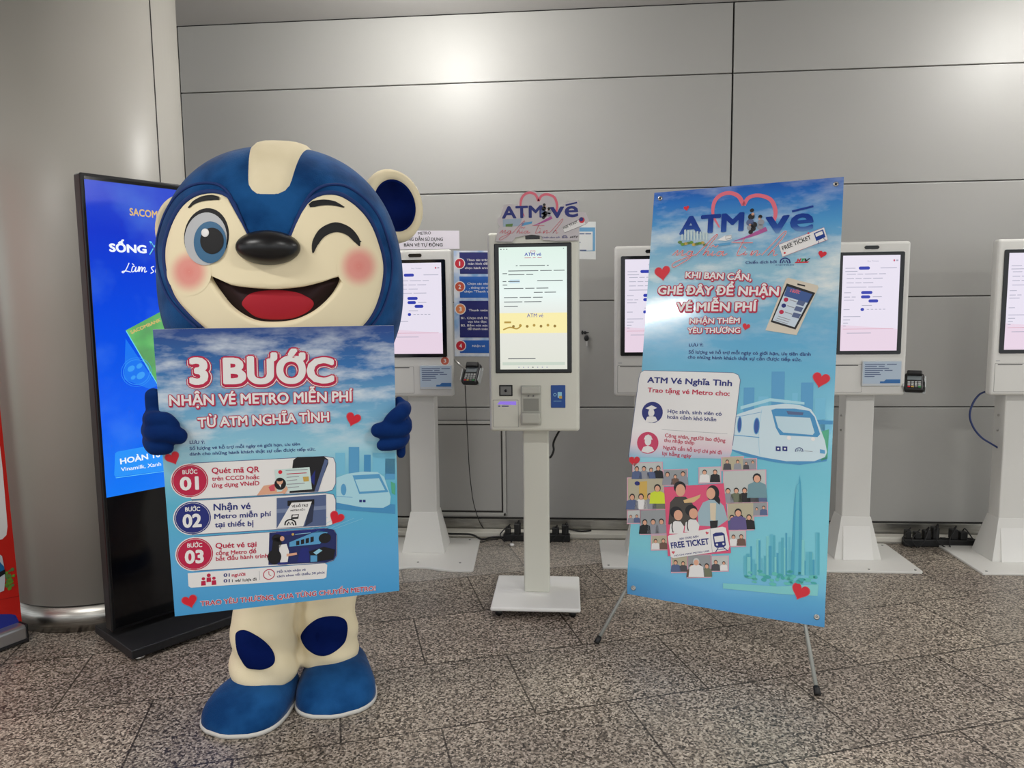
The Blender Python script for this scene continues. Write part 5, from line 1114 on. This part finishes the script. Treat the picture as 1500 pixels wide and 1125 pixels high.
        b = MB(); b.rings([[c+ex*(R1*.97*r*math.cos(2*math.pi*i/40))+ey*(R1*1.06*r*math.sin(2*math.pi*i/40))+nn*z for i in range(40)] for r, z in ((.72, .022), (.69, .027), (.62, .018), (.45, .010), (.25, .006), (.02, .005))], deep, True, True); b.build('inner_ear', e, t)
    ear(574, 303, 1, 54*k); ear(270, 335, -1, 46*k)
    # ---- one continuous suit: torso, arms and legs
    LL = [(386, 2.33), (479, 2.46)]
    legc = []
    for px, Y in LL: legc.append(atY(px, 940, Y))
    b = MB(); tor = V((-.90, 2.50, 0))
    M3 = Matrix.Rotation(az, 3, 'Z')
    b.rings([[tor+V((0, 0, z))+M3 @ V((rx*math.cos(2*math.pi*i/32), ry*math.sin(2*math.pi*i/32), 0)) for i in range(32)] for z, rx, ry in smooth_pts([(.50, .16, .12), (.56, .22, .165), (.66, .252, .19), (.80, .262, .20), (.94, .25, .19), (1.06, .222, .172), (1.16, .185, .15), (1.25, .14, .125)], 4)], cream, True, True)
    chain(b, [tor+V((0, 0, 1.1)), tor+V((0, 0, 1.28))], [.12, .11], cream)
    bp = B_P
    def bd(px, py, off): u, v = bp.uv((px, py)); return bp.pt(u, v, off)
    lh, rh = bd(231, 632, -.05), bd(590, 618, -.045)
    for sgn, hnd, elb in ((-1, lh, bd(292, 690, -.19)), (1, rh, bd(525, 680, -.20))):
        sh = tor+hx*(.16*sgn)+V((0, 0, 1.06)); chain(b, [sh, elb, hnd+(elb-hnd)*.35], [.095, .07, .042], cream, 8)
    rnd = random.Random(2)
    for (c, (px, Y), top) in ((legc[0], LL[0], -1), (legc[1], LL[1], 1)):
        c = V((c.x, c.y, 0)); hip = tor+hx*(.125*top)+V((0, 0, .6))
        zb = .085 if top < 0 else .10
        prof = [(zb, .106), (zb+.035, .117), (zb+.08, .114), (zb+.13, .109), (zb+.2, .107), (.45, .108), (.56, .118), (.64, .13)]
        rr = []
        for z, r in prof:
            f = max(0, (z-.30)/.34)**1.3; ctr = c*(1-f)+V((hip.x, hip.y, 0))*f
            rr.append([ctr+V((r*math.cos(2*math.pi*i/28)*1.0, r*math.sin(2*math.pi*i/28)*.95, z)) for i in range(28)])
        b.rings(rr, cream, True, True)
    vs, fs = solid(b, .009, 4)
    for i, p in enumerate(vs):                                        # soft sewn folds above the cuffs
        if p.z < .36:
            c = min(legc, key=lambda q: (q.x-p.x)**2+(q.y-p.y)**2); d = V((p.x-c.x, p.y-c.y, 0)); a = math.atan2(d.y, d.x); d.normalize()
            wv = math.sin(34*p.z*1.6+2.2*math.sin(a*1.0+c.x*5)+a*1.6)*.0065*max(0, 1-abs(p.z-.19)/.13)
            vs[i] = p+d*wv
    b = MB(); b.add(vs, fs, cream, True); suit = b.build('suit', t)
    # knee patches laid on the legs
    from mathutils.bvhtree import BVHTree
    bvh = BVHTree.FromPolygons(vs, fs)
    def onleg(px, py, off):
        d = ray(px, py).normalized(); h = bvh.ray_cast(CAM, d)
        if h[0] is None:
            h = bvh.find_nearest(CAM+d*2.35)
        n = h[1] if h[1].dot(d) < 0 else -h[1]; return h[0]+n*off
    G = lambda x, y: (240+x/4.1667, 860+y/4.1667)
    for pts, cc in (([(440, 300), (452, 270), (490, 261), (540, 280), (610, 325), (660, 380), (678, 440), (660, 480), (610, 500), (560, 500), (510, 490), (475, 440), (448, 380)], (550, 390)), ([(838, 310), (850, 270), (890, 225), (950, 188), (1030, 176), (1090, 188), (1116, 220), (1118, 280), (1100, 340), (1050, 390), (990, 418), (930, 412), (870, 370)], (980, 300))):
        o = [G(*q) for q in smooth_pts(pts, 4, True)]; c = G(*cc); b = MB()
        b.rings([[onleg(c[0]+(q[0]-c[0])*s, c[1]+(q[1]-c[1])*s, of) for q in o] for s, of in ((1.0, .001), (.985, .004), (.95, .006), (.8, .0065), (.6, .0065), (.4, .0065), (.2, .0065), (.04, .0065))], deep, True, True); b.build('knee_patch', suit, t)
    # ---- boots
    for c, toe, wid, ln, hgt in ((legc[0], V((-1.105, 2.098, 0)), .138, .20, .118), (legc[1], V((-.782, 2.232, 0)), .138, .185, .125)):
        heel = V((c.x, c.y+.10, 0)); d = toe-heel; L_ = d.length; d.normalize(); sd = V((-d.y, d.x, 0))
        rr = []; n = 22; NR = 22
        def halfw(s): return wid*(.80+.20*min(1, s/.55))*max(.0, 1-abs(max(0, (s-.62)/.38))**2.6)**.5*min(1, (max(s, 0)/.10)**.5 if s < .10 else 1)
        def top(s): return (hgt*1.05 if s < .42 else hgt*1.05*(1-((s-.42)/.58)**2.2*.999)**.62)
        for i in range(NR+1):
            s = .004+.994*i/NR; w_ = max(halfw(s), .012); h_ = max(top(s), .03); o = heel+d*(L_*s); ring = []
            for j in range(n):
                a = math.pi*j/(n-1); x = -math.cos(a); z = math.sin(a)
                ring.append(o+sd*(w_*math.copysign(abs(x)**.85, x))+V((0, 0, .012+(h_-.012)*z**.8)))
            rr.append(ring)
        b = MB(); b.rings(rr, blue, True, True, True)
        bt = b.build('boot', t)
        b = MB(); edge = [r[0] for r in rr]+[r[-1] for r in rr[::-1]]; ctr = sum(edge, V((0, 0, 0)))/len(edge)
        so = lambda s, z: [V((ctr.x+(q.x-ctr.x)*s, ctr.y+(q.y-ctr.y)*s, z)) for q in edge]
        b.rings([so(.97, .001), so(1.02, .003), so(1.025, .014), so(.99, .017)], mat('sole_white', (206, 204, 198), .7), True, True); b.build('sole', bt, t)
    # ---- gloves gripping the board edges: thumb and three plump fingers each
    def glove_build(name, parts):
        b = MB()
        for pts, rad in parts: chain(b, pts, rad, glove, 7)
        vs, fs = solid(b, .0055, 2); q = MB(); q.add(vs, fs, glove, True); q.build(name, t)
    glove_build('glove', [
        ([bd(233, 622, -.055), bd(232, 648, -.05)], [.046, .044]),
        ([bd(231, 612, -.045), bd(224, 596, -.024), bd(222.5, 582, -.020)], [.036, .025, .023]),
        ([bd(224, 616, -.02), bd(229, 613, .020), bd(244, 613, .022), bd(254, 621, .020)], [.032, .025, .023, .021]),
        ([bd(223, 632, -.02), bd(230, 631, .026), bd(248, 631, .030), bd(264, 636, .024)], [.034, .027, .026, .024]),
        ([bd(225, 648, -.02), bd(230, 651, .020), bd(240, 652, .022), bd(246, 653, .020)], [.034, .026, .023, .020])])
    glove_build('glove', [
        ([bd(585, 608, -.055), bd(585, 634, -.05)], [.036, .034]),
        ([bd(588, 634, -.035), bd(588.5, 650, -.022), bd(588.5, 667, -.018)], [.024, .0165, .0145]),
        ([bd(586, 596, -.03), bd(585.5, 588, -.02)], [.022, .013]),
        ([bd(592, 600, -.02), bd(588, 600, .026), bd(578, 607, .032), bd(570, 615, .022)], [.026, .024, .024, .020]),
        ([bd(592, 622, -.02), bd(588, 625, .022), bd(570, 626, .026), bd(553, 628, .022)], [.028, .027, .027, .023]),
        ([bd(591, 642, -.02), bd(584, 645, .020), bd(570, 648, .022), bd(559, 650, .019)], [.024, .022, .021, .018])])
build_bear()
for o in list(SC.objects):
    if o.type == 'MESH' and not o.data.users: bpy.data.meshes.remove(o.data)
